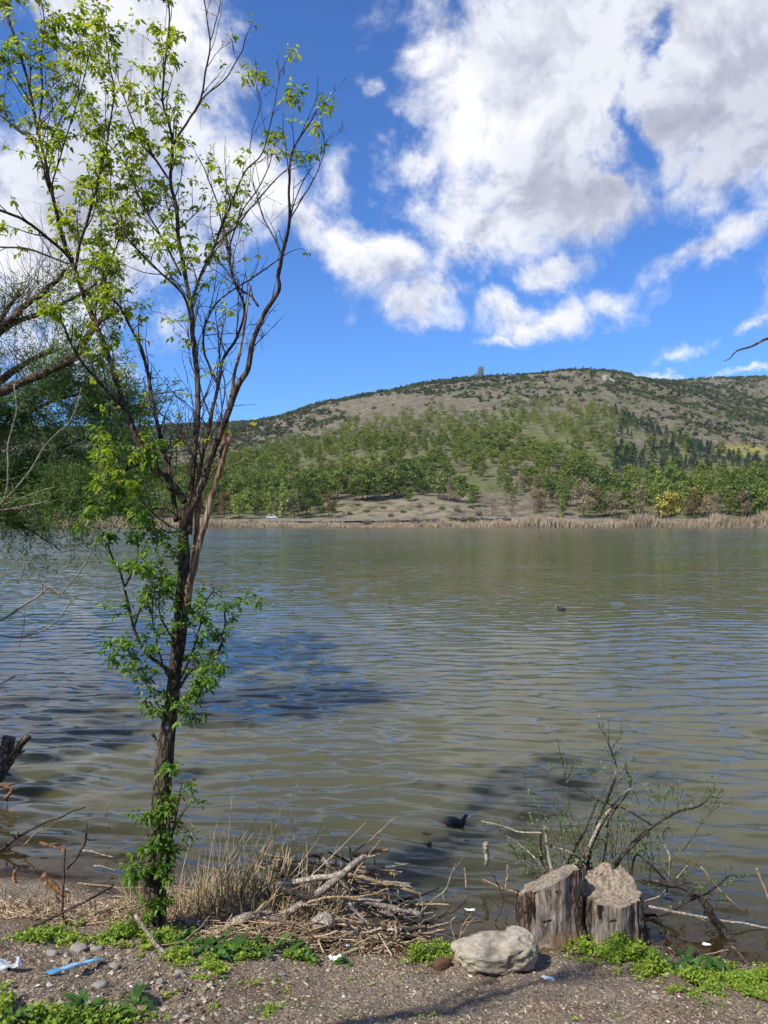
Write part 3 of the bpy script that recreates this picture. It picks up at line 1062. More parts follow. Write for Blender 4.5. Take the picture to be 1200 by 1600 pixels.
# shore bushes (countable ones) and the reed belt
M['bush'] = leaf_mat('bush_leaf', [(0.0, (0.06, 0.085, 0.02)), (1.0, (0.18, 0.21, 0.05))], .2, .8, (1.1, 1.1, .5), .3)
M['bushbr'] = leaf_mat('bush_brown', [(0.0, (0.09, 0.065, 0.05)), (1.0, (0.22, 0.16, 0.12))], .1, .9, (1, 1, 1), .3)
bm = {}
for nm, mt_, asp in (('green', M['bush'], .8), ('brown', M['bushbr'], .2)):
    mb = MB()
    for k in range(9):
        c0 = np.array([random.gauss(0, .9), random.gauss(0, .7), random.uniform(.5, 1.7)])
        quads_cloud(mb, c0 + rng.normal(size=(45, 3)) * [.55, .5, .4], .45 if asp > .5 else .8, asp, up=.6)
    bm[nm] = mb.mesh('shore_bush', mt_, False)
for u, nm, s, Y in [(520, 'green', .8, 392), (545, 'brown', .9, 378), (598, 'green', .9, 396), (632, 'green', .8, 380), (655, 'brown', .9, 392), (690, 'green', 1.0, 384), (715, 'brown', 1.0, 378), (735, 'green', 1.0, 390), (610, 'brown', .8, 372), (560, 'green', .7, 405), (675, 'green', .8, 402), (530, 'brown', .8, 366), (750, 'brown', 1.1, 370),
                    (573, 'green', 1.0, 385), (572, 'brown', 1.2, 354), (600, 'green', .9, 358), (650, 'brown', 1.3, 356), (620, 'brown', 1.0, 357), (665, 'green', 1.2, 358),
                    (705, 'green', 1.7, 358), (680, 'brown', 1.2, 355), (740, 'green', 1.6, 358), (722, 'brown', 1.3, 357), (758, 'green', 1.2, 360), (790, 'brown', 1.4, 357),
                    (870, 'green', 1.4, 358), (820, 'green', 1.1, 358), (1085, 'green', 1.5, 360), (1150, 'green', 1.7, 360), (1190, 'green', 2.0, 361), (975, 'brown', 1.8, 358),
                    (400, 'green', 1.3, 358), (385, 'green', 1.0, 357), (345, 'brown', 1.2, 357), (500, 'brown', .9, 356), (470, 'green', 1.0, 362), (1010, 'brown', 2.0, 360), (1120, 'brown', 1.6, 360),
                    (300, 'brown', 1.6, 356), (265, 'brown', 1.5, 356), (230, 'brown', 1.5, 357), (185, 'green', 1.5, 358)]:
    o = bpy.data.objects.new('shore_bush', bm[nm])
    C.objects.link(o)
    X = at_uv(u, Y)
    o.location = (X, Y, float(zh(X, Y)) - .2)
    o.rotation_euler = (0, 0, random.random() * 6)
    o.scale = (s * 1.15, s, s)
    tag(o, 'round green bush by the far waterline' if nm == 'green' else 'leafless brown bush by the far waterline', 'bush',
        'green bushes along the far shore' if nm == 'green' else 'brown bushes along the far shore')

mb = MB()
N = 26000
u = -60 + rng.random(N) * 1330
Y = 349.0 + rng.random(N) ** 1.3 * 8
X = (u - 600) / F * Y
hgt = np.interp(u, [-60, 330, 470, 560, 700, 800, 900, 960, 1060, 1200, 1300], [3.6, 2.8, 1.8, 1.2, 1.8, 2.8, 3.0, 3.4, 4.2, 4.4, 4.4]) * (.45 + .75 * rng.random(N)) * np.clip(1 + .6 * fbm2(X, Y * 0, .11, 3, 91), .15, 1.6)
tl = (rng.random(N) < .015) & (u > 930)
hgt = np.where(tl, hgt * 1.5, hgt)
zb = np.maximum(zh(X, Y), 0) - .1
d = np.stack([rng.normal(size=N) * .16, rng.normal(size=N) * .16, np.ones(N)], -1)
base = np.stack([X, Y, zb], -1)
wd = .10 + .10 * rng.random(N)
s_ = np.stack([wd, rng.normal(size=N) * .06, np.zeros(N)], -1)
tip = base + d * hgt[:, None]
mid = base + d * hgt[:, None] * .55 + rng.normal(size=(N, 3)) * .05
Vv = np.stack([base - s_ * .5, base + s_ * .5, mid + s_, tip + s_ * .2, tip - s_ * .2, mid - s_], 1).reshape(-1, 3)
k = np.arange(N)[:, None] * 6
r_ = rng.random(N)
mb.add(Vv, np.concatenate([k + np.array([0, 1, 2, 5]), k + np.array([5, 2, 3, 4])]), None, np.concatenate([r_, r_]))
o = mb.obj('reeds', M['reed_far'], smooth=False)
tag(o, 'belt of dry tan reeds along the far shore', 'reeds', kind='stuff')


def box(mb, c, s, rz=0.0, rnd=None):
    c = np.asarray(c, float)
    V = np.array([[a, b, d] for d in (-.5, .5) for b in (-.5, .5) for a in (-.5, .5)]) * np.asarray(s, float)
    ca, sa = math.cos(rz), math.sin(rz)
    V = np.stack([V[:, 0] * ca - V[:, 1] * sa, V[:, 0] * sa + V[:, 1] * ca, V[:, 2]], -1) + c
    mb.add(V, [[0, 2, 3, 1], [4, 5, 7, 6], [0, 1, 5, 4], [2, 6, 7, 3], [0, 4, 6, 2], [1, 3, 7, 5]], None, rnd)


# shore road, its kerb wall, the guard rail, and the white car
M['road'] = plain_mat('pale_road', (0.22, 0.195, 0.155), .95, .3, .5)
M['wallst'] = plain_mat('pale_wall', (0.27, 0.235, 0.185), .9, .35, .8)
xs = np.arange(-110, 150, 4.0)
mb = MB()
Vr = []
for X in xs:
    z0 = max(float(zh(X, 360)), float(zh(X, 366))) + .35
    Vr += [[X, 359.2, z0], [X, 365.5, z0 + .1]]
n = len(xs)
k = np.arange(n - 1)[:, None] * 2
mb.add(Vr, k + np.array([0, 2, 3, 1]), None, .5)
tag(mb.obj('road', M['road']), 'pale road along the foot of the far hill', kind='structure')
mb = MB()
for i_ in range(n - 1):
    z0 = Vr[2 * i_][2]
    box(mb, (xs[i_] + 2, 359.0, z0 - .35), (4.0, .5, 1.4), 0, .5)
o = mb.obj('retaining_wall', M['wallst'], smooth=False)
tag(o, 'low pale retaining wall holding the far shore road', 'wall')

M['car'] = plain_mat('white_paint', (.6, .6, .6), .3, .03, 2)
M['glass'] = plain_mat('dark_glass', (.02, .025, .03), .1, .1, 2)
M['tyre'] = plain_mat('tyre', (.02, .02, .02), .8, .1, 2)
cy = 362.0
cx = at_uv(425, cy)
cz = float(np.interp(cx, xs, [v_[2] for v_ in Vr[::2]])) + .05
car = empty('parked_car', (cx, cy, cz), 'small white car parked on the far shore road', 'car')
prof = [(-2.5, .45), (-2.5, .95), (-2.2, 1.1), (-1.5, 1.95), (.9, 2.0), (1.5, 1.25), (2.4, 1.1), (2.5, .8), (2.5, .45)]
mb = MB()
Vc = [[a, b * .9, z_] for b in (-1, 1) for a, z_ in prof]
m_ = len(prof)
qs = [[i_, i_ + 1, m_ + i_ + 1, m_ + i_] for i_ in range(m_ - 1)] + [[m_ - 1, 0, m_, 2 * m_ - 1]]
tr_ = [[0, i_ + 1, i_] for i_ in range(1, m_ - 1)] + [[m_, m_ + i_, m_ + i_ + 1] for i_ in range(1, m_ - 1)]
mb.add(Vc, qs, tr_, .5)
mb.world = False
mb.obj('body', M['car'], car, False)
mb = MB()
mb.world = False
for b in (-.915, .915):
    mb.add([[-1.6, b, 1.25], [1.1, b, 1.25], [.75, b, 1.8], [-1.35, b, 1.8]], [[0, 1, 2, 3]], None, .5)
mb.obj('window', M['glass'], car, False)
for a in (-1.5, 1.5):
    for b in (-.85, .85):
        mb = MB()
        mb.world = False
        tube(mb, [[a, b - .12, .38], [a, b + .12, .38]], .38, 14)
        mb.obj('wheel', M['tyre'], car, False)

# hilltop tower building
bY = 1195.0
bx_ = at_uv(750, bY)
bz = float(zh(bx_, bY)) - 3
M['conc'] = plain_mat('grey_concrete', (.13, .145, .17), .9, .15, .3)
bl = empty('hilltop_building', (bx_, bY, bz), 'grey concrete tower block on top of the hill', 'building')
mb = MB(); mb.world = False
box(mb, (1.6, 0, 10), (8.5, 8, 18))
mb.obj('tower', M['conc'], bl, False)
mb = MB(); mb.world = False
box(mb, (-5.3, 0, 5), (6.0, 8, 8))
mb.obj('wing', M['conc'], bl, False)
mb = MB(); mb.world = False
box(mb, (-.2, 0, 15.5), (6.2, 3, 1.0))
box(mb, (-4.5, -1, 11), (5, .8, .8))
mb.obj('terrace', M['conc'], bl, False)
for k in range(4):
    mb = MB(); mb.world = False
    box(mb, (2.6, -4.05, 4 + 3.6 * k), (3.0, .3, 1.2))
    mb.obj('window', M['glass'], bl, False)
mb = MB(); mb.world = False
box(mb, (2.6, 0, 19.8), (3.6, 4, 1.6))
mb.obj('roof_room', M['conc'], bl, False)

# pale rock outcrop under the skyline
M['rockf'] = plain_mat('pale_outcrop', (.33, .30, .22), .95, .3, .2, bump=.8)

mb = MB()
mb2_ = np.random.default_rng(4)
ox, oy = at_uv(949, 1090), 1090.0
for k in range(9):
    px_, py_ = ox + mb2_.normal() * 5, oy + mb2_.normal() * 5
    box(mb, (px_, py_, float(zh(px_, py_)) + .5 + 1.5 * mb2_.random()), (4 + 4 * mb2_.random(), 6, 6 + 5 * mb2_.random()), mb2_.random() * 3)
tag(mb.obj('rock_outcrop', M['rockf'], smooth=False), 'pale rock outcrop just under the right skyline', 'rock')

#==NEAR==

# ================================================================== NEAR BANK
def PT(rows, Y, dy=None):
    """(u, v[, dY]) rows -> world points at real distance Y (+ dY)"""
    return np.array([P(r_[0], r_[1], Y + (r_[2] if len(r_) > 2 else 0)) for r_ in rows])


# ------------------------------------------------------------------ main tree
base = hit(240, 1450)
TY = base[1]
PX = TY / F                                             # metres per photo pixel at the tree
main = empty('young_tree', base, 'tall slim many stemmed tree with fresh lime green leaves at the waterline', 'tree')
tw = MB()          # fine twigs
lf = MB()          # crown leaves
lo = MB()          # shoots on the trunk
sd_ = MB()         # dangling dry strands


def limb(rows, r0, r1, seed=0, depth=0.0, curve=0.25, name='branch', mt='bark', sides=9, rough=.12, y0=0.0):
    rows = np.array([(r_[0], r_[1]) for r_ in rows], float)
    L = np.concatenate([[0], np.cumsum(np.hypot(*np.diff(rows, axis=0).T))])
    L /= L[-1]
    dy = y0 + depth * L + curve * fbm(np.stack([L * 2 + seed * 5.1, L * 0, L * 0], -1), 2, 8) * L
    p = spline([(a, b, c) for (a, b), c in zip(rows, dy)], max(8, len(rows) * 5))
    p[:, 0] += .9 * fbm(np.stack([np.arange(len(p)) * .33 + seed, p[:, 0] * 0, p[:, 0] * 0], -1), 2, 4)
    W_ = PT(p, TY)
    rad = np.linspace(r0 * .68, r1 * .85, len(W_)) * PX
    mb = MB()
    tube(mb, W_, rad, sides, rough, rnd=.5, nscale=(2.2, 9))
    o = mb.obj(name, M[mt], main)
    return W_, rad, p[:, 2]


ALL = []          # (points, radii, leafiness, twig density)
tr_rows = [(240, 1475), (241, 1452), (243, 1400), (246, 1330), (250, 1270), (256, 1200), (263, 1140), (271, 1075), (278, 1010), (284, 950), (287, 890), (287, 830), (290, 788)]
p = spline(tr_rows, 80)
pw = PT(p, TY)
rad = np.interp(p[:, 1], [780, 830, 900, 950, 1010, 1060, 1130, 1160, 1200, 1240, 1300, 1340, 1385, 1425, 1455, 1475], [7, 8, 9, 12, 11, 10, 10.5, 12.5, 15, 14.5, 12.5, 14, 17, 14.5, 16, 22]) * PX
rad *= 1 + .10 * fbm(np.stack([p[:, 1] * .03, p[:, 1] * 0, p[:, 1] * 0], -1), 3, 2)
mb = MB()
tube(mb, pw, rad, 26, .12, rnd=.45, nscale=(2.4, 5))
# burl and a broken stub on the trunk
for (u, v, r_) in [(226, 1345, 11), (233, 1352, 9), (262, 1205, 8), (252, 1160, 7)]:
    tube(mb, PT([(u + 10, v, 0), (u + 4, v, -.02), (u - 2, v + 1, -.03)], TY), np.array([r_, r_ * .9, r_ * .35]) * PX, 9, .3, rnd=.6)
mb.obj('trunk', M['bark'], main)
limb([(252, 1168), (246, 1160), (238, 1146)], 4.5, 3, 3, name='stub')
limb([(250, 1440), (256, 1380), (262, 1310), (262, 1250)], 6, 4, 5, .0, .1, y0=-.05)
# second (dead, pale) stem
limb([(292, 960), (297, 915), (308, 865), (322, 812), (333, 770), (343, 735), (352, 706), (362, 677)], 9, 3, 1, -.1, .2, 'dead_stem', 'bark_dead', 11, .15, y0=-.06)
limb([(343, 745), (350, 690), (358, 640), (366, 590), (378, 530), (384, 490), (392, 446)], 5.5, 1.6, 2, .25, .2, 'dead_stem', 'bark_dead', y0=-.1)
limb([(301, 900), (306, 850), (309, 800), (312, 760)], 6.5, 5, 4, .1, .1, 'dead_stem', 'bark_dead', y0=.08)

L_ = [  # rows, r0, r1, leafiness, twig density, depth
    ([(286, 838), (292, 808), (306, 782), (320, 745), (333, 705), (350, 660), (371, 605), (387, 575), (395, 532), (413, 492), (436, 452), (434, 430), (441, 400), (452, 345), (452, 290), (457, 237), (487, 186)], 9.5, 1.3, .05, .55, -.6),
    ([(295, 835), (299, 770), (303, 715), (308, 660), (308, 600), (302, 530), (298, 480), (288, 425), (280, 375), (275, 320), (266, 282), (270, 225), (262, 190), (254, 150), (258, 100), (264, 30), (258, -25)], 7.5, 1.3, .35, .9, .3),
    ([(290, 785), (276, 765), (258, 742), (232, 725), (214, 684), (196, 640), (174, 572), (152, 512), (134, 470), (118, 425), (104, 390), (90, 340), (75, 270), (62, 215), (48, 150), (30, 80), (8, 10), (0, -40)], 8.5, 1.5, .75, 1.0, .2),
    ([(294, 800), (306, 770), (318, 700), (330, 650), (341, 600), (349, 560), (372, 525), (382, 480), (370, 450), (362, 420), (352, 370), (340, 320), (322, 270)], 5, 1.2, .25, .8, .6),
    ([(275, 815), (268, 760), (256, 705), (246, 665), (236, 620), (230, 575), (218, 538), (200, 505), (188, 480), (168, 455), (160, 400), (158, 340)], 6, 1.4, .9, 1.0, .7),
    ([(117, 422), (124, 385), (136, 345), (150, 295), (160, 260), (170, 205), (178, 142), (171, 100), (166, 66)], 3.6, 1.0, .6, .8, -.3),
    ([(112, 405), (90, 385), (62, 362), (40, 345), (18, 335), (-20, 322)], 3.8, 2.2, .2, .6, -.4),
    ([(105, 412), (75, 400), (40, 388), (0, 386), (-30, 380)], 2.6, 1.6, .3, .5, .3),
    ([(78, 300), (55, 225), (30, 205), (0, 180), (-20, 170)], 2.4, 1.4, .5, .6, -.3),
    ([(270, 225), (290, 195), (312, 158), (322, 110), (328, 65), (322, 20), (316, -20)], 2.8, 1.0, .12, .5, -.2),
    ([(305, 172), (322, 148), (348, 128), (362, 108), (378, 80), (384, 58)], 2.0, .8, .3, .3, .1),
    ([(328, 65), (336, 40), (345, 0), (348, -25)], 1.4, .7, .0, .4, .1),
    ([(268, 285), (243, 250), (222, 225), (208, 190), (196, 160), (186, 130), (180, 95)], 2.8, .8, .4, .6, .3),
    ([(300, 468), (316, 425), (335, 385), (352, 340), (372, 290), (388, 262), (410, 240), (424, 190), (438, 112)], 3.2, .8, .45, .7, -.3),
    ([(370, 450), (358, 405), (362, 372), (378, 330), (400, 300), (420, 262), (428, 230)], 2.6, .8, .3, .7, .4),
    ([(320, 410), (340, 380), (372, 350), (392, 325), (430, 282), (452, 262)], 2.6, 1.0, .15, .5, .3),
    ([(298, 500), (285, 460), (250, 425), (225, 400), (200, 372), (180, 340), (172, 300)], 2.8, 1.0, .7, .8, -.4),
    ([(282, 430), (258, 380), (235, 340), (215, 300), (198, 262), (178, 235), (160, 215)], 2.8, 1.0, .6, .9, .2),
    ([(440, 398), (428, 370), (412, 340), (402, 308), (396, 290)], 2.0, .8, .1, .5, .3),
    ([(452, 345), (470, 315), (490, 280), (506, 240), (505, 212)], 1.8, .6, .0, .6, -.2),
    ([(404, 478), (392, 462), (380, 456), (365, 440), (352, 420)], 3.0, 1.4, .1, .7, .2),
    ([(342, 602), (322, 560), (318, 520), (330, 485), (352, 462), (400, 430), (440, 402)], 2.8, 1.2, .3, .6, .5),
    ([(196, 640), (168, 612), (148, 590), (128, 565), (112, 540), (98, 505)], 4.2, 2.0, .6, .7, -.5),
    ([(336, 700), (346, 640), (352, 600), (342, 560), (346, 520)], 1.6, .8, .1, .6, -.3),
    ([(300, 712), (286, 680), (262, 655), (245, 640), (238, 615)], 2.2, 1.0, .15, .9, .5),
    ([(232, 725), (210, 728), (190, 740), (168, 748)], 2.4, 1.2, 1.0, .6, -.4),
    ([(285, 830), (262, 820), (240, 802), (225, 788)], 2.0, 1.0, .9, .8, -.3),
    ([(158, 540), (150, 490), (158, 440), (180, 390), (196, 340), (200, 300)], 2.6, 1.0, .9, .9, .5),
    ([(58, 210), (66, 150), (64, 90), (70, 40), (62, -20)], 2.2, 1.0, .8, .7, .4),
    ([(92, 340), (80, 300), (95, 240), (112, 190), (124, 150), (142, 76)], 2.2, .8, .5, .8, -.5),
    ([(84, 315), (68, 262), (88, 200), (112, 160), (126, 120), (124, 70)], 2.0, .7, .5, .8, .5),
    ([(388, 240), (396, 200), (408, 165), (402, 140)], 1.2, .5, .0, .5, .2),
]
for i_, (rows, r0, r1, lfn, td, dp) in enumerate(L_):
    W_, rd, _ = limb(rows, r0, r1, i_ * 1.7 + 2, dp, .25)
    ALL.append((W_, rd, lfn, td))


def leafiness(q):
    u, v = pix(q[0], q[1], q[2])
    a = .85 if u < 250 else np.interp(u, [250, 330, 420, 500], [.75, .40, .40, .25])
    if v > 560:
        a *= .75 if u < 230 else .12
    if u > 380 and v > 280:
        a *= .08
    return a


def compound(mb, q, d, sz=1.0):
    """one compound leaf: petiole direction d, 3-5 drooping leaflets"""
    d = d / (np.linalg.norm(d) + 1e-9)
    n = random.choice((3, 3, 5, 5))
    pl = (.02 + .035 * random.random()) * sz
    pe = q + d * pl
    B, D = [], []
    side = np.cross(d, [0, 0, 1.0])
    side /= np.linalg.norm(side) + 1e-6
    for k in range(n):
        f = (k // 2 + 1) / (n // 2 + 1)
        if k == n - 1:
            B.append(pe + d * .02)
            D.append(d + [0, 0, -.5])
        else:
            B.append(q + d * pl * (.45 + .55 * f))
            D.append(side * (1 if k % 2 else -1) + d * .5 + [0, 0, -.45])
    D = np.array(D) + rng.normal(size=(n, 3)) * .28
    leaves(mb, np.array(B), D, np.array([(.025 + .028 * random.random()) * sz for _ in range(n)]), .56, .28, .10,
           rnd=np.clip(random.random() * .75 + .25 * rng.random(n), 0, 1))


def twig(q, d, ln, r0, leaf, lev=0, mbl=None, mbt=None, strand=True):
    mbl = lf if mbl is None else mbl
    mbt = tw if mbt is None else mbt
    n = max(4, int(ln / .07))
    pts = [q]
    d = d / np.linalg.norm(d)
    for k in range(n):
        d = d + rng.normal(size=3) * .12 + np.array([0, 0, .05])
        d /= np.linalg.norm(d)
        pts.append(pts[-1] + d * ln / n)
    pts = np.array(pts)
    tube(mbt, pts, np.linspace(r0, max(.0012, r0 * .3), len(pts)), 4, cap=False)
    for k in range(1, len(pts)):
        # stubby buds
        if random.random() < .5:
            dd = rng.normal(size=3)
            tube(mbt, [pts[k], pts[k] + dd / np.linalg.norm(dd) * .015], [.003, .002], 3, cap=False)
        if lev < 2 and random.random() < (.34 if lev == 0 else .2):
            dd = d + rng.normal(size=3) * .65
            twig(pts[k], dd, ln * random.uniform(.3, .6), r0 * .6, leaf, lev + 1, mbl, mbt, strand)
        f = k / (len(pts) - 1)
        if random.random() < .62 * leaf * (.25 + .75 * (f > .45)):
            for s in (-1, 1):
                dd = np.cross(d, rng.normal(size=3))
                compound(mbl, pts[k], dd / (np.linalg.norm(dd) + 1e-6) * s + d * .4 + [0, 0, .15], random.uniform(.8, 1.25))
    if leaf > .15 and random.random() < leaf + .2:
        for _ in range(random.choice((2, 3, 4))):
            compound(mbl, pts[-1], d + rng.normal(size=3) * .9, random.uniform(.9, 1.35))
    if strand and leaf > .1 and random.random() < .35:
        for _ in range(3):
            a = pts[-2] + rng.normal(size=3) * .01
            l2 = random.uniform(.08, .22)
            tube(sd_, [a, a + [random.gauss(0, .015), random.gauss(0, .015), -l2 * .5], a + [random.gauss(0, .02), 0, -l2]], .0011, 3, cap=False)


for W_, rd, lfn, td in ALL:
    L = np.concatenate([[0], np.cumsum(np.linalg.norm(np.diff(W_, axis=0), axis=1))])
    s = random.uniform(.05, .3)
    while s < L[-1]:
        k = int(np.searchsorted(L, s))
        k = min(k, len(W_) - 2)
        f = s / L[-1]
        q = W_[k]
        t_ = W_[k + 1] - W_[k]
        t_ = t_ / (np.linalg.norm(t_) + 1e-9)
        u, v = pix(q[0], q[1], q[2])
        if rd[k] < .028 or random.random() < .3:
            dd = t_ * .8 + rng.normal(size=3) * .48 + np.array([0, 0, .5])
            twig(q, dd, random.uniform(.18, .62) * (1.1 - .4 * f), min(.0065, rd[k] * .55), min(1, .54 * leafiness(q) * (.35 + .85 * lfn)))
        s += random.uniform(.05, .15) / max(.3, td)
    twig(W_[-1], t_, random.uniform(.1, .25), rd[-1], leafiness(W_[-1]))

# shoots sprouting from the trunk
def shoot(rows, r0, lev=1.0, dens=1.0, y0=-.1, dep=-.15):
    rows = [(a, b, y0 + dep * k / max(1, len(rows) - 1)) for k, (a, b) in enumerate(rows)]
    p = PT(spline(rows, max(6, len(rows) * 3)), TY)
    tube(tw, p, np.linspace(r0, r0 * .35, len(p)) * PX, 5)
    for k in range(2, len(p)):
        t_ = p[k] - p[k - 1]
        for _ in range(int(1.7 * dens + random.random())):
            compound(lo, p[k], t_ / np.linalg.norm(t_) * .4 + rng.normal(size=3) * .8, random.uniform(.7, 1.15) * lev)
        if random.random() < .5 * dens:
            twig(p[k], t_ / np.linalg.norm(t_) + rng.normal(size=3) * .7, random.uniform(.08, .22), .003, .8, 1, lo, tw, False)


shoot([(270, 1052), (248, 1036), (228, 1020), (210, 985), (198, 935), (188, 895), (176, 872), (168, 850)], 3.4, 1.0, .28)
shoot([(208, 985), (220, 950), (238, 920), (232, 900)], 1.8, 1, .9)
shoot([(196, 915), (206, 895), (212, 880), (222, 862), (228, 850)], 1.8, 1, .8)
shoot([(270, 1070), (255, 1040), (244, 1000), (238, 965), (240, 930)], 2, 1, 1.0)
shoot([(280, 1075), (300, 1045), (325, 1040), (345, 1010), (352, 975), (352, 955), (374, 938)], 2.8, 1, 1.1)
shoot([(282, 1060), (300, 1020), (312, 980), (322, 940), (335, 922)], 2.2, 1, .8)
shoot([(276, 1010), (262, 985), (250, 960), (248, 930)], 2, 1, .9)
shoot([(272, 1080), (256, 1082), (240, 1078), (230, 1072)], 2, 1, .9)
shoot([(278, 1085), (290, 1090), (305, 1075), (322, 1050)], 2, 1, 1.1)
shoot([(272, 1110), (285, 1115), (295, 1105)], 1.8, 1, 1.0)
shoot([(220, 1032), (208, 1028), (198, 1024)], 1.5, 1, .9)
shoot([(255, 1410), (262, 1360), (268, 1310), (278, 1260), (284, 1225)], 2.4, .7, .55)
shoot([(262, 1318), (275, 1290), (292, 1262), (312, 1248)], 1.6, .7, .4)
shoot([(250, 1300), (245, 1270), (252, 1240), (262, 1222)], 2, .75, .8)
shoot([(250, 1320), (242, 1300), (236, 1278), (240, 1262)], 2, .75, .7)
shoot([(252, 1380), (258, 1355), (266, 1335), (274, 1340)], 2, .75, .9)
shoot([(248, 1370), (240, 1350), (244, 1332)], 2, .75, .8)
shoot([(240, 1385), (226, 1372), (218, 1366)], 1.5, .6, .9)
shoot([(235, 1440), (228, 1428), (236, 1420)], 1.5, .7, .9)
shoot([(285, 885), (272, 865), (262, 852)], 1.5, .9, .7)
# left leafy sprays below the fork
shoot([(232, 728), (205, 722), (185, 718), (172, 700)], 2.0, .95, .6)
shoot([(205, 725), (192, 738), (180, 748)], 1.5, .95, .7)
shoot([(282, 812), (262, 796), (235, 795), (205, 800), (180, 798)], 1.8, .95, .55)
shoot([(215, 800), (200, 812), (190, 790), (165, 788), (148, 800)], 1.5, .95, .6)
shoot([(250, 745), (244, 715), (240, 690), (230, 672)], 1.5, .95, .6)
shoot([(280, 830), (262, 832), (250, 826), (256, 850)], 1.6, 1.0, .7)

for mb, nm, mt_ in ((tw, 'twigs', 'bark_twig'), (lf, 'foliage', 'leaf'), (lo, 'trunk_shoots', 'leaf_low'), (sd_, 'seed_strands', 'strand')):
    mb.obj(nm, M[mt_], main, smooth=(nm != 'foliage'))
print('main tree quads', sum(len(q) for q in tw.Q), sum(len(q) for q in lf.Q), sum(len(q) for q in lo.Q))


# ------------------------------------------------------------------ generic tree from traced boughs
def anchored(u, Y):
    X = (u - 600) / F * Y
    return np.array([X, Y, float(max(zg(X, Y), -.6))])


# leaning tree with feathery foliage at the left
LY = 12.0
lb_ = np.array([-10.0, 11.6, float(zg(-10.0, 11.6))])
left = empty('feathery_tree', lb_, 'dark feathery tree leaning over the water from the left bank', 'tree')
top = P(-150, 640, LY)
mb = MB()
tube(mb, spline([lb_ + [0, 0, -.2], lb_ + [.25, .1, 1.2], (lb_ + top) / 2 + [-.1, 0, .4], top], 24), np.linspace(.2, .11, 25), 14, .15, rnd=.5)
mb.obj('trunk', M['bark_left'], left)
bough_rows = [
    ([(-150, 640), (-60, 560), (0, 511), (22, 495), (43, 473), (65, 458), (87, 439), (103, 420)], 9, 3.5, 0.0),
    ([(-60, 560), (0, 499), (14, 478), (28, 460)], 6, 3, .3),
    ([(-60, 560), (26, 503), (61, 491), (91, 478), (121, 462), (139, 450), (150, 440)], 6.5, 2, .1),
    ([(-150, 650), (-50, 620), (0, 594), (32, 573), (65, 556), (84, 546)], 10, 4, .2),
    ([(-150, 660), (-50, 640), (0, 614), (43, 592), (76, 580), (108, 564), (123, 549), (139, 523), (156, 501), (173, 490), (186, 486)], 11, 3.5, -.2),
    ([(-150, 700), (-60, 690), (0, 670), (50, 640), (100, 620), (150, 615), (190, 640)], 6, 1.2, .8),
    ([(-150, 720), (-50, 735), (20, 740), (70, 715), (120, 690), (165, 665), (205, 660)], 6, 1.0, 1.1),
    ([(-150, 740), (-40, 775), (20, 772), (70, 765), (120, 742), (170, 728), (215, 722)], 6, 1.0, .8),
    ([(-150, 740), (-50, 800), (10, 798), (70, 786), (120, 784), (170, 778), (205, 765)], 7, 1.0, .4),
    ([(-100, 760), (0, 790), (60, 800), (110, 812), (145, 832)], 4, 1.0, .0),
    ([(-100, 765), (0, 815), (40, 825), (70, 845), (92, 858)], 2.5, .9, .3),
    ([(-150, 620), (-40, 640), (10, 625), (60, 610), (110, 600), (150, 598)], 5, 1, 1.3),
]
fb = MB()
ft = MB()
BO = []


def spray(q, d, ln, lev=0, gr=1.0):
    n = 7
    ln *= 1.35
    pts = [q]
    d = d / np.linalg.norm(d)
    for k in range(n):
        d = d + rng.normal(size=3) * .14 + np.array([0, 0, -.03])
        d /= np.linalg.norm(d)
        pts.append(pts[-1] + d * ln / n)
    pts = np.array(pts)
    tube(ft, pts, np.linspace(.004 if lev == 0 else .0022, .001, len(pts)), 3, cap=False)
    for k in range(1, len(pts)):
        m_ = int((6 if lev else 4) * gr + random.random())
        if m_:
            c_ = pts[k] + rng.normal(size=(m_, 3)) * .05
            dd = d * 1.0 + rng.normal(size=(m_, 3)) * .6
            L = .06 + .06 * rng.random(m_)
            s_ = np.cross(dd, rng.normal(size=(m_, 3)))
            s_ /= np.linalg.norm(s_, axis=1)[:, None]
            dd /= np.linalg.norm(dd, axis=1)[:, None]
            V = np.stack([c_, c_ + dd * L[:, None] * .5 + s_ * .008, c_ + dd * L[:, None], c_ + dd * L[:, None] * .5 - s_ * .008], 1).reshape(-1, 3)
            fb.add(V, np.arange(m_ * 4).reshape(-1, 4), None, rng.random(m_))
        if lev < 1 and random.random() < .75:
            spray(pts[k], d + rng.normal(size=3) * .7, ln * .5, lev + 1, gr)


for i_, (rows, r0, r1, dy) in enumerate(bough_rows):
    p = spline([(a, b, dy * min(1, k / 2)) for k, (a, b) in enumerate(rows)], len(rows) * 5)
    p[:, 1] += 2.0 * fbm(np.stack([np.arange(len(p)) * .4 + i_ * 9, p[:, 0] * 0, p[:, 0] * 0], -1), 2, 4)
    W_ = PT(p, LY)
    mb = MB()
    tube(mb, W_, np.linspace(r0 * .72, r1 * .9, len(W_)) * LY / F, 9, .15, rnd=random.uniform(.3, .8))
    mb.obj('branch', M['bark_left'], left)
    BO.append(W_)
    for k in range(3, len(W_)):
        u, v = pix(*W_[k])
        if u < -90:
            continue
        t_ = W_[k] - W_[k - 1]
        t_ = t_ / np.linalg.norm(t_)
        lower = i_ >= 5
        if (not lower and random.random() < .5) or (v > 790 and random.random() < .75) or (lower and random.random() < .2):
            continue
        for _ in range(2 if lower else 1):
            spray(W_[k] + rng.normal(size=3) * .05, t_ * .7 + rng.normal(size=3) * [.6, .8, .7] + [0, 0, .12], random.uniform(.25, .6) if lower else random.uniform(.2, .5), 0, (1.0 if v < 790 else .35) if lower else .25)
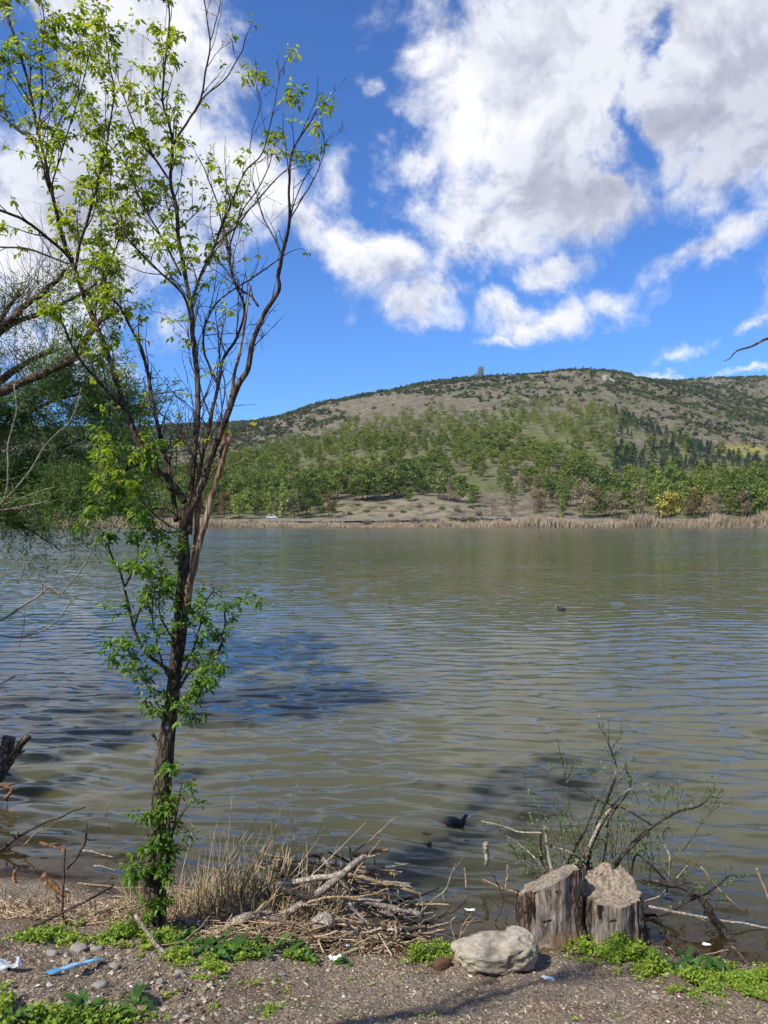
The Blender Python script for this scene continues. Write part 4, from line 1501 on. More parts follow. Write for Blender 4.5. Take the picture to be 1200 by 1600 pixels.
# extra foliage volume, ragged
for _ in range(26):
    u, v = random.uniform(-100, 215), random.uniform(575, 800)
    if v < np.interp(u, [-100, 0, 60, 130, 180, 215], [560, 575, 585, 600, 640, 680]) or (15 < u < 85 and 650 < v < 675):
        continue
    q = P(u, v, LY + random.uniform(-.3, 1.6))
    spray(q, np.array([.6, 0, .15]) + rng.normal(size=3) * .6, random.uniform(.25, .5), 0, 1.15)
fb.obj('foliage', M['feather'], left, False)
# bare fine twigs of its upper part
for _ in range(170):
    k = random.randrange(5)
    W_ = BO[k]
    q = W_[random.randrange(8, len(W_))]
    d = np.array([random.gauss(-.1, .6), random.gauss(0, .5), random.uniform(.2, 1.2)])
    n = 8
    pts = [q + rng.normal(size=3) * .02]
    d = d / np.linalg.norm(d)
    ln = random.uniform(.3, 1.5)
    for j in range(n):
        d = d + rng.normal(size=3) * .16
        d /= np.linalg.norm(d)
        pts.append(pts[-1] + d * ln / n)
        if random.random() < .4:
            e = d + rng.normal(size=3) * .7
            tube(ft, [pts[-1], pts[-1] + e * .1, pts[-1] + e * .2 + rng.normal(size=3) * .03], [.002, .0014, .001], 3, cap=False)
    tube(ft, pts, np.linspace(.0065, .0018, n + 1), 3, cap=False)
ft.obj('twigs', M['bark_left'], left)
# pale shoots in front
for rows, r0, r1 in [([(-60, 830), (0, 788), (45, 738), (68, 700), (90, 676), (105, 664), (120, 636), (127, 605)], 2.4, 1.0), ([(-60, 830), (3, 785), (13, 730), (12, 700), (20, 665), (26, 640), (22, 600)], 2.6, 1.6),
                     ([(-30, 800), (10, 787), (60, 768), (90, 760)], 1.4, .6), ([(-60, 800), (0, 797), (45, 790), (75, 783)], 2.2, 1.0),
                     ([(-80, 1010), (0, 970), (30, 950), (59, 932), (77, 917), (88, 924), (97, 927), (112, 908), (125, 893), (140, 866), (142, 842), (146, 826)], 2.6, 1.0),
                     ([(-80, 985), (0, 993), (33, 995), (67, 985), (95, 963), (110, 938)], 2.4, 1.2), ([(-60, 1080), (0, 1067), (23, 1057)], 2.0, 2.0),
                     ([(-40, 985), (20, 960), (36, 945), (38, 975), (30, 1010)], .9, .6), ([(67, 930), (66, 915), (70, 906)], 1.2, 1.6), ([(108, 945), (112, 936), (116, 938)], 1.6, 1.8)]:
    mb = MB()
    p = spline([(a, b, -.3) for a, b in rows], len(rows) * 5)
    W_ = PT(p, LY)
    tube(mb, W_, np.linspace(r0 * .7, r1 * .75, len(W_)) * LY / F, 6, .1, rnd=.3)
    mb.obj('shoot', M['pale_shoot'], left)

# bare tree outside the right edge whose twig reaches in
rb = np.array([5.7, 6.0, float(zg(5.7, 6.0))])
right = empty('bare_tree', rb, 'bare grey tree whose thin twig reaches in at the right edge', 'tree')
mb = MB()
tt_ = P(1560, 620, 6.6)
tube(mb, spline([rb + [0, 0, -.2], rb + [.05, .1, 1.5], tt_, tt_ + [.2, .2, 1.6], tt_ + [.1, .1, 3.0]], 30), np.linspace(.11, .02, 31), 12, .15)
mb.obj('trunk', M['bark_left'], right)
mb = MB()
tube(mb, PT(spline([(1560, 620), (1420, 590), (1300, 545), (1230, 533), (1200, 529), (1175, 541), (1152, 548), (1140, 560), (1130, 565)], 30), 6.6), np.linspace(.022, .0018, 31), 6, .1)
mb.obj('branch', M['bark_left'], right)
mb = MB()
for _ in range(18):
    q = tt_ + np.array([.1, .1, random.uniform(0, 2.6)])
    d = np.array([random.gauss(.3, .6), random.gauss(0, .6), .8])
    tube(mb, spline([q, q + d * .5, q + d * 1.0 + rng.normal(size=3) * .15], 8), np.linspace(.018, .003, 9), 4, cap=False)
mb.obj('twigs', M['bark_left'], right)

for (x_, y_, s_, lb_) in [(-15.5, 9.0, 1.75, 'tall leafy tree on the left bank nearest the water'), (-19.0, 13.0, 1.9, 'tall leafy tree on the left bank behind the first one'), (-24.0, 16.0, 1.9, 'farthest tall leafy tree on the left bank')]:
    place_tree('leafy_tree', 'broad', x_, y_, s_, lb_, 'tree', None, float(zg(x_, y_)))
sb = np.array([-5.3, -.1, float(zg(-5.3, -.1))])
slim = empty('slender_tree', sb, 'slender bare tree on the bank behind the viewer', 'tree')
mb = MB()
sp_ = spline([sb + [0, 0, -.2], sb + [.1, 0, 3], sb + [-.05, .1, 6], sb + [.05, 0, 9]], 30)
tube(mb, sp_, np.linspace(.12, .03, 31), 10, .15)
mb.obj('trunk', M['bark_left'], slim)
mb = MB()
for _ in range(34):
    q = sp_[random.randrange(14, 31)]
    d = np.array([random.gauss(0, .7), random.gauss(0, .7), 1.0]) * random.uniform(.5, 1.3)
    tube(mb, spline([q, q + d * .5, q + d + rng.normal(size=3) * .15], 8), np.linspace(.025, .005, 9), 4, cap=False)
mb.obj('twigs', M['bark_left'], slim)

# pale bush on the spit at the left edge
sb = np.array([-20.2, 36.3, float(zg(-20.2, 36.3))])
bsh = empty('pale_bush', sb, 'pale dry twiggy bush at the water edge by the left border', 'bush')
mb, mb2 = MB(), MB()
for k in range(70):
    d = np.array([random.gauss(.15, .45), random.gauss(0, .45), 1.0])
    q = sb + [random.gauss(0, .5), random.gauss(0, .5), -.2]
    ln = random.uniform(1.4, 3.0)
    pts = spline([q, q + d * ln * .5, q + d * ln + rng.normal(size=3) * .15], 6)
    tube(mb, pts, np.linspace(.02, .008, 7), 3, cap=False)
    quads_cloud(mb2, pts[3:].repeat(5, 0) + rng.normal(size=(len(pts[3:]) * 5, 3)) * .16, .13, .5)
mb.obj('stems', M['pale_shoot'], bsh)
mb2.obj('foliage', leaf_mat('pale_leaf', [(0, (.14, .14, .07)), (1, (.34, .32, .2))], .2, .8), bsh, False)


# ------------------------------------------------------------------ stumps
def stump_mat(name):
    m, t = mat(name)
    pos = t.new('ShaderNodeTexCoord').outputs['Object']
    mp = t.new('ShaderNodeMapping', {'Scale': (1, 1, .22)})
    t.l.new(pos, mp.inputs['Vector'])
    n = t.noise(mp.outputs[0], 17, 10, .78, 1.1)
    n2 = t.noise(pos, 4.0, 5, .65)
    n3 = t.noise(mp.outputs[0], 9, 6, .65)
    c = t.ramp(n, [(.30, (.02, .015, .011)), (.42, (.13, .105, .08)), (.53, (.32, .27, .22)), (.68, (.58, .51, .43))])
    c = t.mix(t.sstep(n2, .52, .64), c, t.mix(1.0, c, (1.1, .68, .38), 'MULTIPLY'))
    c = t.mix(t.sstep(n3, .56, .64), c, (.025, .018, .013))
    n5 = t.noise(pos, 13, 4, .6)
    c = t.mix(t.sstep(n5, .60, .66), c, (.02, .015, .011))
    n6 = t.noise(pos, 2.3, 3, .6)
    c = t.mix(t.math('MULTIPLY', t.sstep(n6, .50, .60), .6), c, (.33, .22, .12))
    b = t.new('ShaderNodeBump', {'Strength': .9, 'Distance': .02, 'Height': t.math('ADD', n, t.math('MULTIPLY', n3, -.8))})
    finish(t, t.new('ShaderNodeBsdfPrincipled', {'Base Color': c, 'Roughness': .95, 'Specular IOR Level': .1, 'Normal': b.outputs[0]}).outputs[0])
    return m


def cut_mat(name):
    m, t = mat(name)
    pos = t.new('ShaderNodeTexCoord').outputs['Object']
    wv_ = t.new('ShaderNodeTexWave', {'Scale': 7.0, 'Distortion': 9.0, 'Detail': 4.0, 'Detail Scale': 2.0}, wave_type='RINGS', rings_direction='Z')
    t.l.new(pos, wv_.inputs['Vector'])
    n = t.noise(pos, 30, 6, .7)
    n2 = t.noise(pos, 7, 4, .6)
    c = t.ramp(t.math('ADD', t.math('MULTIPLY', wv_.outputs['Fac'], .07), t.math('MULTIPLY', n, .93)), [(.3, (.085, .065, .045)), (.5, (.25, .20, .145)), (.7, (.44, .37, .27))])
    c = t.mix(t.sstep(n2, .55, .7), c, (.11, .08, .055))
    b = t.new('ShaderNodeBump', {'Strength': .8, 'Distance': .012, 'Height': n})
    finish(t, t.new('ShaderNodeBsdfPrincipled', {'Base Color': c, 'Roughness': .95, 'Specular IOR Level': .1, 'Normal': b.outputs[0]}).outputs[0])
    return m


M['stump'] = stump_mat('stump_side')
M['cut'] = cut_mat('stump_cut')
M['stump_bark'] = bark_mat('stump_bark', (.02, .014, .01), (.085, .06, .045), (.20, .155, .12), 18, .3, .9)


def stump(c, rx, ry, topf, label, seed, capf=None, bark=(0, 0)):
    """side wall with ridges and flare, and a cut top following topf(x, y)"""
    na, nh = 150, 44
    th = np.linspace(0, 2 * math.pi, na, endpoint=False)
    gro = .075 * fbm(np.stack([np.cos(th) * 2.2, np.sin(th) * 2.2, th * 0 + seed], -1), 4, seed) - .06 * np.clip(fbm(np.stack([np.cos(th) * 6, np.sin(th) * 6, th * 0 + seed], -1), 2, seed + 1) - .45, 0, 1) * 3
    o = empty('tree_stump', c, label, 'stump')
    hs = np.linspace(0, 1, nh)
    V = []
    for h in hs:
        fl = 1 + .24 * math.exp(-h * 4.5) * (1 + .8 * np.sin(3 * th + seed) + .5 * np.sin(7 * th + seed * 2))
        s = 1 + gro * (1.3 - .3 * h)
        x, y = rx * fl * s * np.cos(th), ry * fl * s * np.sin(th)
        xt, yt = rx * s * np.cos(th), ry * s * np.sin(th)
        H = topf(xt, yt)
        z = -.15 + h * (H + .15)
        d_ = 1 + .085 * fbm(np.stack([np.cos(th) * 3.5, np.sin(th) * 3.5, z * 2.2 + seed], -1), 4, seed + 3) + .02 * fbm(np.stack([np.cos(th) * 14, np.sin(th) * 14, z * 3 + seed], -1), 2, seed + 3)
        V.append(np.stack([x * d_, y * d_, z], -1))
    V = np.array(V)
    side = MB(); side.world = False
    j = np.arange(na)
    j2 = (j + 1) % na
    i = np.arange(nh - 1)[:, None] * na
    side.add(V.reshape(-1, 3), np.stack([i + j, i + j2, i + na + j2, i + na + j], -1).reshape(-1, 4), None, .5)
    side.obj('side', M['stump'], o)
    rim = V[-1]
    cut = MB(); cut.world = False
    rows = [rim]
    nr = 26
    for k in range(1, nr):
        f = 1 - k / nr
        x, y = rim[:, 0] * f, rim[:, 1] * f
        z = (capf or topf)(x, y) + .008 * fbm(np.stack([x * 14, y * 14, x * 0], -1), 3, seed)
        e = min(1, k / 2)
        z = z * e + rim[:, 2] * (1 - e)
        rows.append(np.stack([x, y, z], -1))
    rows = np.array(rows)
    i = np.arange(nr - 1)[:, None] * na
    Q = np.stack([i + j, i + j2, i + na + j2, i + na + j], -1).reshape(-1, 4)
    zc = float((capf or topf)(np.zeros(1), np.zeros(1))[0])
    cut.add(np.vstack([rows.reshape(-1, 3), [0, 0, zc]]), Q, np.stack([(nr - 1) * na + j, (nr - 1) * na + j2, np.full(na, nr * na)], -1), .5)
    cut.obj('cut_face', M['cut'], o)
    # strips of bark still clinging
    for a0, a1 in bark:
        mbk = MB(); mbk.world = False
        sel_ = [k for k in range(na) if a0 <= math.degrees(th[k]) % 360 <= a1]
        Vb = []
        for k in sel_:
            e = math.sin(math.pi * (k - sel_[0]) / max(1, len(sel_) - 1)) ** .5
            for h in range(0, nh):
                v_ = V[h, k].copy()
                rr_ = 1 + (.10 * e + .05 * float(vnoise(np.array([k * .5, h * .25, seed]), 5)) * e)
                Vb.append([v_[0] * rr_, v_[1] * rr_, v_[2] + (.025 * float(vnoise(np.array([k * .6, 0, seed]), 9)) if h == nh - 1 else 0)])
        n_ = len(sel_)
        ii = np.arange(n_ - 1)[:, None] * nh + np.arange(nh - 1)[None]
        mbk.add(Vb, np.stack([ii, ii + nh, ii + nh + 1, ii + 1], -1).reshape(-1, 4), None, .5)
        mbk.obj('bark', M['stump_bark'], o)
    return o


s1 = hit(857, 1482)
s1[1] += .22
c1 = np.array([P(856, 1480, s1[1])[0], s1[1], float(zg(P(856, 1480, s1[1])[0], s1[1])) - .02])
H1 = P(862, 1380, c1[1])[2] - c1[2]
stump(c1, .262, .21, lambda x, y: H1 + .03 + x * .50 - y * .28 + .02 * fbm(np.stack([x * 8, y * 8, x * 0], -1), 2, 4), 'left grey stump sawn off at a steep slant', 3,
      bark=[(160, 232), (318, 352)])
s2 = hit(952, 1488)
s2[1] += .24
c2 = np.array([P(957, 1480, s2[1])[0], s2[1], float(zg(P(957, 1480, s2[1])[0], s2[1])) - .02])
H2 = P(953, 1397, c2[1])[2] - c2[2]


def top2(x, y):
    st = 1 / (1 + np.exp(-(y - .03 - .25 * (x + .1) ** 2) / .012))
    dome = np.clip(1 - ((x - .02) / .27) ** 2, 0, 1) ** .5
    return H2 + .01 * x + st * (.035 + .12 * dome * np.clip((y + .02) / .2, 0, 1)) + .035 * st * fbm(np.stack([x * 13, y * 13, x * 0], -1), 4, 8)


stump(c2, .25, .235, top2, 'right round stump with a flat sawn front and raised rotten back', 8, bark=[(318, 359), (178, 205)])


# ------------------------------------------------------------------ boulder and stones
def stone_mesh(mb, c, s, seed, sub=3, rough=.28, rot=0.0, mod=None):
    import bmesh
    bm_ = bmesh.new()
    bmesh.ops.create_icosphere(bm_, subdivisions=sub, radius=1)
    V = np.array([v_.co[:] for v_ in bm_.verts])
    Fc = np.array([[v_.index for v_ in f.verts] for f in bm_.faces])
    bm_.free()
    n = V * (1 + rough * fbm(V * 1.3 + seed * 3.3, 2, seed)[:, None] + rough * .3 * fbm(V * 4.5 + seed, 3 if sub > 2 else 1, seed + 2)[:, None])
    n = np.sign(n) * np.abs(n) ** .85
    n = n * np.asarray(s)
    if mod is not None:
        n = mod(n)
    ca, sa = math.cos(rot), math.sin(rot)
    n = np.stack([n[:, 0] * ca - n[:, 1] * sa, n[:, 0] * sa + n[:, 1] * ca, n[:, 2]], -1)
    mb.add(n + c, None, Fc)


m, t = mat('limestone')
pos = t.new('ShaderNodeNewGeometry').outputs['Position']
n = t.noise(pos, 14, 8, .7)
n2 = t.noise(pos, 60, 4, .7)
c = t.ramp(n, [(.3, (.20, .165, .115)), (.5, (.36, .315, .24)), (.72, (.50, .46, .37))])
c = t.mix(t.sstep(n2, .58, .7), c, (.12, .10, .075))
n4 = t.noise(pos, 5.0, 5, .7)
c = t.mix(t.math('MULTIPLY', t.sstep(n4, .50, .62), .55), c, (.20, .15, .09))
b = t.new('ShaderNodeBump', {'Strength': .8, 'Distance': .015, 'Height': t.math('ADD', n, t.math('MULTIPLY', n2, .4))})
finish(t, t.new('ShaderNodeBsdfPrincipled', {'Base Color': c, 'Roughness': .95, 'Specular IOR Level': .1, 'Normal': b.outputs[0]}).outputs[0])
M['lime'] = m
bc = hit(770, 1529)
k_ = bc[1] / F
cR = np.array([P(769, 1500, bc[1] + .18)[0], bc[1] + .18, 0])
cR[2] = float(zg(cR[0], cR[1])) + .085
mb = MB()


def bmod(n):
    n = n.copy()
    f = np.clip((n[:, 0] + .33) / .66, 0, 1)
    n[:, 2] *= .50 + .46 * f
    n[:, 2] += .03 * (n[:, 0] > .12)
    n[:, 2] = np.maximum(n[:, 2], -.17)
    return n


stone_mesh(mb, cR, (.315, .21, .175), 4, 6, .24, -.12, bmod)
tag(mb.obj('boulder', M['lime']), 'large pale limestone boulder beside the left stump', 'rock')
M['stone'] = plain_mat('grey_stone', (.24, .22, .19), .95, .4, 25, bump=.8)
for u, v, sx, lb in [(122, 1485, .075, 'grey stone at the edge of the weeds by the slim tree'), (80, 1492, .05, 'small pale stone between the weeds and the blue strip'), (155, 1543, .055, 'flat pale stone under the blue strip'),
                     (178, 1513, .045, 'flat stone at the right tip of the blue strip'), (280, 1522, .04, 'round grey pebble at the end of the pale leaning stick'), (250, 1537, .04, 'small light pebble between plants and weeds'),
                     (150, 1485, .045, 'brown lump beside the grey stone in the weeds'), (440, 1525, .03, 'small pebble in the middle of the gravel'), (1025, 1560, .03, 'little dark stone on the gravel below the right weeds')]:
    q = hit(u, v)
    mb = MB()
    stone_mesh(mb, q + [0, 0, sx * .2], (sx, sx * .7, sx * .45), u % 97, 3, .25, random.random() * 3)
    tag(mb.obj('stone', M['stone']), lb, 'stone')
mb = MB()
q = hit(690, 1512)
stone_mesh(mb, q + [0, 0, .03], (.075, .05, .045), 5, 3, .3, .4)
tag(mb.obj('rusty_lump', plain_mat('red_bark', (.10, .05, .03), .95, .5, 30, bump=.9)), 'reddish brown lump of rotten bark beside the boulder', 'wood')

# gravel and chips
mb = MB()
for cnt, lo_s, hi_s, reg in ((17000, .004, .011, (-40, 1240, 1468, 1640)), (2600, .009, .022, (-40, 1240, 1465, 1640)), (1500, .005, .014, (-20, 230, 1385, 1470)), (300, .014, .036, (-20, 340, 1480, 1600)), (70, .012, .026, (340, 1220, 1500, 1600))):
    u = reg[0] + rng.random(cnt) * (reg[1] - reg[0])
    v = reg[2] + rng.random(cnt) * (reg[3] - reg[2])
    d = np.stack([(u - 600) / F, np.full(cnt, math.cos(TILT)), (812 - v) / F], -1)
    Y = np.full(cnt, 5.5)
    for _ in range(14):
        X = d[:, 0] * Y
        g = zg(X, Y)
        Y = Y * .5 + .5 * (CAM[2] - g) / ((v - 812) / F)
    X = d[:, 0] * Y
    g = zg(X, Y)
    ok = g > .01
    X, Y, g = X[ok], Y[ok], g[ok]
    n_ = len(X)
    s = lo_s + (hi_s - lo_s) * rng.random(n_) ** 2.2
    # flattened irregular octahedra
    B = np.array([[1, 0, 0], [0, 1, 0], [-1, 0, 0], [0, -1, 0], [0, 0, .6], [0, 0, -.5]])
    sc_ = np.stack([s * (.7 + .9 * rng.random(n_)), s * (.5 + .6 * rng.random(n_)), s * (.5 + .5 * rng.random(n_))], -1)
    a = rng.random(n_) * 6.28
    Vb = B[None] * sc_[:, None] * (1 + .35 * rng.normal(size=(n_, 6, 1)))
    Vx = Vb[..., 0] * np.cos(a)[:, None] - Vb[..., 1] * np.sin(a)[:, None]
    Vy = Vb[..., 0] * np.sin(a)[:, None] + Vb[..., 1] * np.cos(a)[:, None]
    Vz = Vb[..., 2] + rng.normal(size=(n_, 1)) * .25 * Vx
    V = np.stack([Vx + X[:, None], Vy + Y[:, None], Vz + g[:, None] + s[:, None] * .25], -1).reshape(-1, 3)
    Tb = np.array([[0, 1, 4], [1, 2, 4], [2, 3, 4], [3, 0, 4], [1, 0, 5], [2, 1, 5], [3, 2, 5], [0, 3, 5]])
    T_ = (np.arange(n_)[:, None, None] * 6 + Tb[None]).reshape(-1, 3)
    mb.add(V, None, T_, np.repeat(rng.random(n_), 8))
m, t = mat('gravel_chips')
c = t.ramp(rnd_attr(t), [(0, (.07, .05, .034)), (.35, (.175, .125, .082)), (.6, (.28, .21, .14)), (.82, (.33, .27, .20)), (.95, (.42, .36, .28)), (1, (.54, .50, .43))])
finish(t, t.new('ShaderNodeBsdfPrincipled', {'Base Color': c, 'Roughness': .9, 'Specular IOR Level': .15}).outputs[0])
tag(mb.obj('gravel', m, smooth=False), 'loose gravel and wood chips on the bank', 'gravel', kind='stuff')


# ------------------------------------------------------------------ sticks and driftwood
def stick(name, rows, Y0, r0, r1, mt, label, cat='stick', group=None, z0=None, sides=8, rough=.16, fork=0):
    """rows (u, v[, dY]) traced at real distance Y0"""
    p = spline([(*r_[:2], r_[2] if len(r_) > 2 else 0) for r_ in rows], max(6, len(rows) * 5))
    W_ = PT(p, Y0)
    seed = random.random() * 50
    L = np.arange(len(W_)) * .35 + seed
    for ax in range(3):
        W_[:, ax] += .008 * fbm(np.stack([L, L * 0 + ax * 9, L * 0], -1), 2, 3)
    mb = MB()
    tube(mb, W_, np.linspace(r0, r1, len(W_)), sides, rough, nscale=(1.5, 12))
    for _ in range(fork):
        k = random.randrange(2, len(W_) - 1)
        d = rng.normal(size=3) * [.7, .4, .4] + (W_[k] - W_[k - 1]) / np.linalg.norm(W_[k] - W_[k - 1]) * .8
        d /= np.linalg.norm(d)
        l2 = random.uniform(.05, .2)
        tube(mb, [W_[k], W_[k] + d * l2 * .5, W_[k] + d * l2 + rng.normal(size=3) * .015], np.array([.5, .4, .2]) * r0, 5)
    o = mb.obj(name, M[mt])
    return tag(o, label, cat, group)


HY_ = 6.95
stick('driftwood_log', [(360, 1448, -.15), (384, 1434, -.15), (410, 1432), (434, 1434), (459, 1421), (474, 1413)], 6.75, .042, .032, 'drift', 'thick pale grey log at the front of the driftwood heap', 'log', fork=2)
stick('driftwood_log', [(350, 1425), (375, 1418), (400, 1402), (424, 1392), (440, 1384)], 7.0, .03, .022, 'drift', 'grey log half hidden in the reeds left of the heap', 'log', fork=1)
stick('driftwood_log', [(495, 1398, .0), (526, 1373), (549, 1353), (569, 1340, .1)], 6.85, .034, .026, 'drift', 'crooked grey branch rising to the right on top of the heap', 'log', fork=2)
stick('driftwood_log', [(418, 1392, .1), (450, 1382), (490, 1372), (530, 1366), (552, 1350), (572, 1338)], 6.95, .03, .022, 'drift', 'long bent grey branch across the middle of the heap', 'log', fork=2)
stick('driftwood_pole', [(420, 1354), (495, 1358), (562, 1363), (622, 1367)], 7.5, .026, .022, 'drift_tan', 'straight pale pole lying across the back of the heap', 'pole', fork=0)
stick('driftwood_stick', [(548, 1338), (575, 1316), (598, 1295), (619, 1274)], 7.3, .010, .005, 'drift_tan', 'thin tan stick pointing up to the right over the water', fork=0)
stick('driftwood_stick', [(504, 1342), (516, 1355), (530, 1372), (546, 1395)], 7.1, .026, .014, 'drift', 'short forked grey branch standing on top of the heap', fork=1)
stick('driftwood_stick', [(545, 1366), (575, 1373), (607, 1382), (640, 1392), (660, 1399)], 7.2, .020, .012, 'drift_tan', 'tan branch sloping down to the water right of the heap')
stick('broken_branch', [(551, 1337), (575, 1333), (592, 1330), (608, 1327)], 7.5, .018, .014, 'orange_wood', 'orange brown split branch at the back of the heap', 'branch')
stick('broken_branch', [(470, 1343), (490, 1338), (506, 1334)], 7.5, .016, .010, 'orange_wood', 'short orange branch behind the reeds', 'branch')
stick('driftwood_stick', [(540, 1405), (585, 1412), (630, 1423), (656, 1430)], 6.75, .022, .026, 'drift', 'smooth grey branch with a blunt right end', fork=3)
stick('driftwood_stick', [(441, 1388), (468, 1398), (492, 1408)], 6.75, .024, .03, 'drift_dark', 'dark grey branch sloping into the middle of the heap')
stick('driftwood_stick', [(545, 1412), (562, 1430), (580, 1450), (584, 1480), (588, 1500)], 6.6, .014, .012, 'drift', 'bent grey stick hanging down the front of the heap', fork=2)
stick('driftwood_log', [(592, 1458), (615, 1463), (640, 1474)], 6.55, .030, .034, 'drift_dark', 'short dark log at the right foot of the heap', 'log')
stick('driftwood_stick', [(480, 1410), (505, 1404), (540, 1403), (575, 1398), (608, 1388)], 6.7, .012, .006, 'drift_tan', 'thin tan stick across the front of the heap', fork=1)
stick('driftwood_stick', [(600, 1378, .2), (630, 1382), (655, 1398), (660, 1420), (652, 1432)], 6.85, .009, .007, 'drift', 'hooked pale twig at the right tip of the heap', fork=2)
stick('driftwood_stick', [(277, 1434), (310, 1446), (340, 1455)], 6.65, .022, .016, 'drift', 'short grey stick right of the slim tree', fork=1)
stick('driftwood_stick', [(211, 1429, .1), (243, 1474, 0), (262, 1495, -.1), (283, 1517, -.2)], 6.0, .016, .013, 'drift', 'pale stick leaning across the weeds below the slim tree', fork=1)
stick('driftwood_stick', [(182, 1481), (230, 1479), (280, 1475)], 6.05, .007, .005, 'drift_tan', 'thin straight straw coloured stick lying on the weeds')
stick('driftwood_stick', [(258, 1492), (300, 1460), (328, 1432)], 6.25, .006, .004, 'drift_tan', 'thin twig propped up in front of the dock leaves')
stick('dark_pole', [(-30, 1478, -.3), (20, 1461, 0), (95, 1428), (140, 1405), (178, 1383, .5)], 6.1, .014, .008, 'drift_dark', 'long thin dark pole rising from the left edge', 'pole')
stick('split_plank', [(66, 1367), (85, 1385), (104, 1399), (122, 1413)], 7.3, .034, .018, 'orange_wood', 'split orange plank of wood on the left shore', 'plank', sides=5)
stick('split_plank', [(70, 1380), (88, 1402), (100, 1420)], 7.1, .016, .010, 'drift_tan', 'thin pale split branch under the orange plank', 'branch')
stick('upright_stick', [(96, 1448), (99, 1390), (103, 1328)], 6.55, .010, .007, 'drift_dark', 'thin dark stick standing upright on the left shore')
stick('orange_stake', [(24, 1384), (23, 1372), (24, 1360)], 7.6, .022, .018, 'orange_wood', 'short orange stake in the shore mud at the left edge', 'stake')
stick('driftwood_stick', [(100, 1420), (125, 1442), (150, 1458)], 6.55, .010, .007, 'drift', 'pale thin stick below the orange plank')
stick('driftwood_stick', [(-20, 1545, 0), (30, 1556), (70, 1557), (125, 1556), (178, 1556)], 5.3, .013, .008, 'drift', 'long pale twig on the ground below the blue strip', fork=1)
stick('sunken_branch', [(-25, 1345, .1), (10, 1323), (25, 1310), (60, 1290), (95, 1276), (132, 1260)], 8.6, .022, .007, 'drift_dark', 'long dark branch rising out of the water at the left', 'branch', fork=4)
stick('sunken_branch', [(35, 1323), (60, 1300), (80, 1290), (96, 1272)], 8.6, .008, .004, 'drift_tan', 'thin tan twig beside the long dark branch', 'twig', fork=1)
stick('sunken_branch', [(105, 1356), (120, 1338), (132, 1315), (134, 1302)], 8.0, .018, .009, 'drift_dark', 'short dark snag poking out of the shallow water', 'branch', fork=3)
stick('sunken_branch', [(62, 1318), (80, 1322), (95, 1326), (110, 1330)], 8.3, .016, .008, 'orange_wood', 'short orange twig floating in the shallows', 'twig', fork=3)
stick('floating_stick', [(128, 1329), (150, 1333), (178, 1339)], 8.2, .010, .006, 'drift', 'thin pale stick floating left of the trunk', 'stick')
stick('floating_stick', [(148, 1353), (165, 1356), (182, 1360)], 8.0, .008, .006, 'drift', 'short whitish stick floating near the shore', 'stick')
stick('floating_stick', [(120, 1380), (150, 1384), (195, 1388), (260, 1384), (300, 1390)], 7.5, .010, .008, 'drift_tan', 'long tan stick along the waterline behind the slim tree', 'stick', fork=2)
stick('water_twig', [(170, 1296), (166, 1270), (176, 1245), (190, 1232)], 9.0, .006, .003, 'drift_tan', 'curved thin tan twig standing in the water', 'twig')
stick('dead_snag', [(-18, 1240, 0), (0, 1205), (8, 1178), (14, 1152)], 10.4, .09, .085, 'bark_left', 'broken grey upright trunk at the left edge of the lake', 'snag', sides=14, rough=.25)
stick('dead_snag', [(-14, 1228, -.1), (8, 1200), (28, 1170), (44, 1149)], 10.3, .055, .045, 'bark_left', 'leaning broken grey limb beside the upright trunk', 'snag', sides=12, rough=.25, fork=1)
stick('dead_snag', [(-20, 1210, -.3), (-2, 1218), (8, 1208), (15, 1212)], 10.2, .03, .015, 'drift_dark', 'dark stub below the leaning grey limb', 'snag', fork=2)
stick('sunken_branch', [(-18, 1222), (2, 1226), (14, 1232), (18, 1236), (8, 1248)], 10.0, .035, .02, 'orange_wood', 'reddish rotten branch at the left edge of the lake', 'branch', fork=4)
stick('mooring_post', [(759, 1352), (759, 1335), (758, 1316)], 7.9, .02, .032, 'drift', 'short grey post standing in the shallows', 'post')
stick('water_stick', [(727, 1388), (727, 1370), (727, 1356)], 7.6, .009, .007, 'drift_tan', 'short tan stalk standing in the water left of the stumps', 'stalk')
stick('water_stick', [(790, 1392), (792, 1370), (792, 1351)], 7.5, .009, .008, 'drift_tan', 'taller tan stalk standing just left of the stumps', 'stalk')
stick('floating_stick', [(753, 1374), (775, 1384), (800, 1393), (815, 1398)], 7.2, .010, .008, 'drift_tan', 'pale stick pointing at the left stump', 'stick')
stick('water_twig', [(773, 1440), (782, 1425), (786, 1400), (776, 1378), (772, 1360)], 7.1, .007, .003, 'drift_dark', 'dark branching twig in the water left of the stumps', 'twig', fork=6)
stick('water_twig', [(650, 1432), (676, 1408), (696, 1388), (702, 1370), (712, 1350)], 6.9, .007, .003, 'drift', 'thin reddish twig rising right of the heap', 'twig', fork=3)
stick('water_twig', [(646, 1452), (665, 1438), (682, 1430)], 6.7, .006, .004, 'drift_tan', 'short tan twig at the water right of the heap', 'twig')
stick('floating_twig', [(686, 1434), (698, 1428), (708, 1425)], 7.0, .010, .006, 'drift_dark', 'small dark stick lying in the shallow water', 'twig', fork=2)
stick('floating_snag', [(659, 1300), (668, 1303), (676, 1308), (684, 1312)], 9.1, .02, .010, 'drift_dark', 'small dark branching snag floating behind the coot', 'snag', fork=6)
mb = MB()
q = P(671, 1321, 8.75)
stone_mesh(mb, [q[0], q[1], .015], (.035, .03, .04), 3, 2)
tag(mb.obj('floating_cone', M['drift_dark']), 'tiny dark round thing floating below the snag', 'debris')
stick('dry_weed', [(705, 1512), (714, 1475), (722, 1450), (730, 1438)], 6.25, .008, .004, 'drift_tan', 'dry upright weed stalk behind the boulder', 'weed', fork=5)
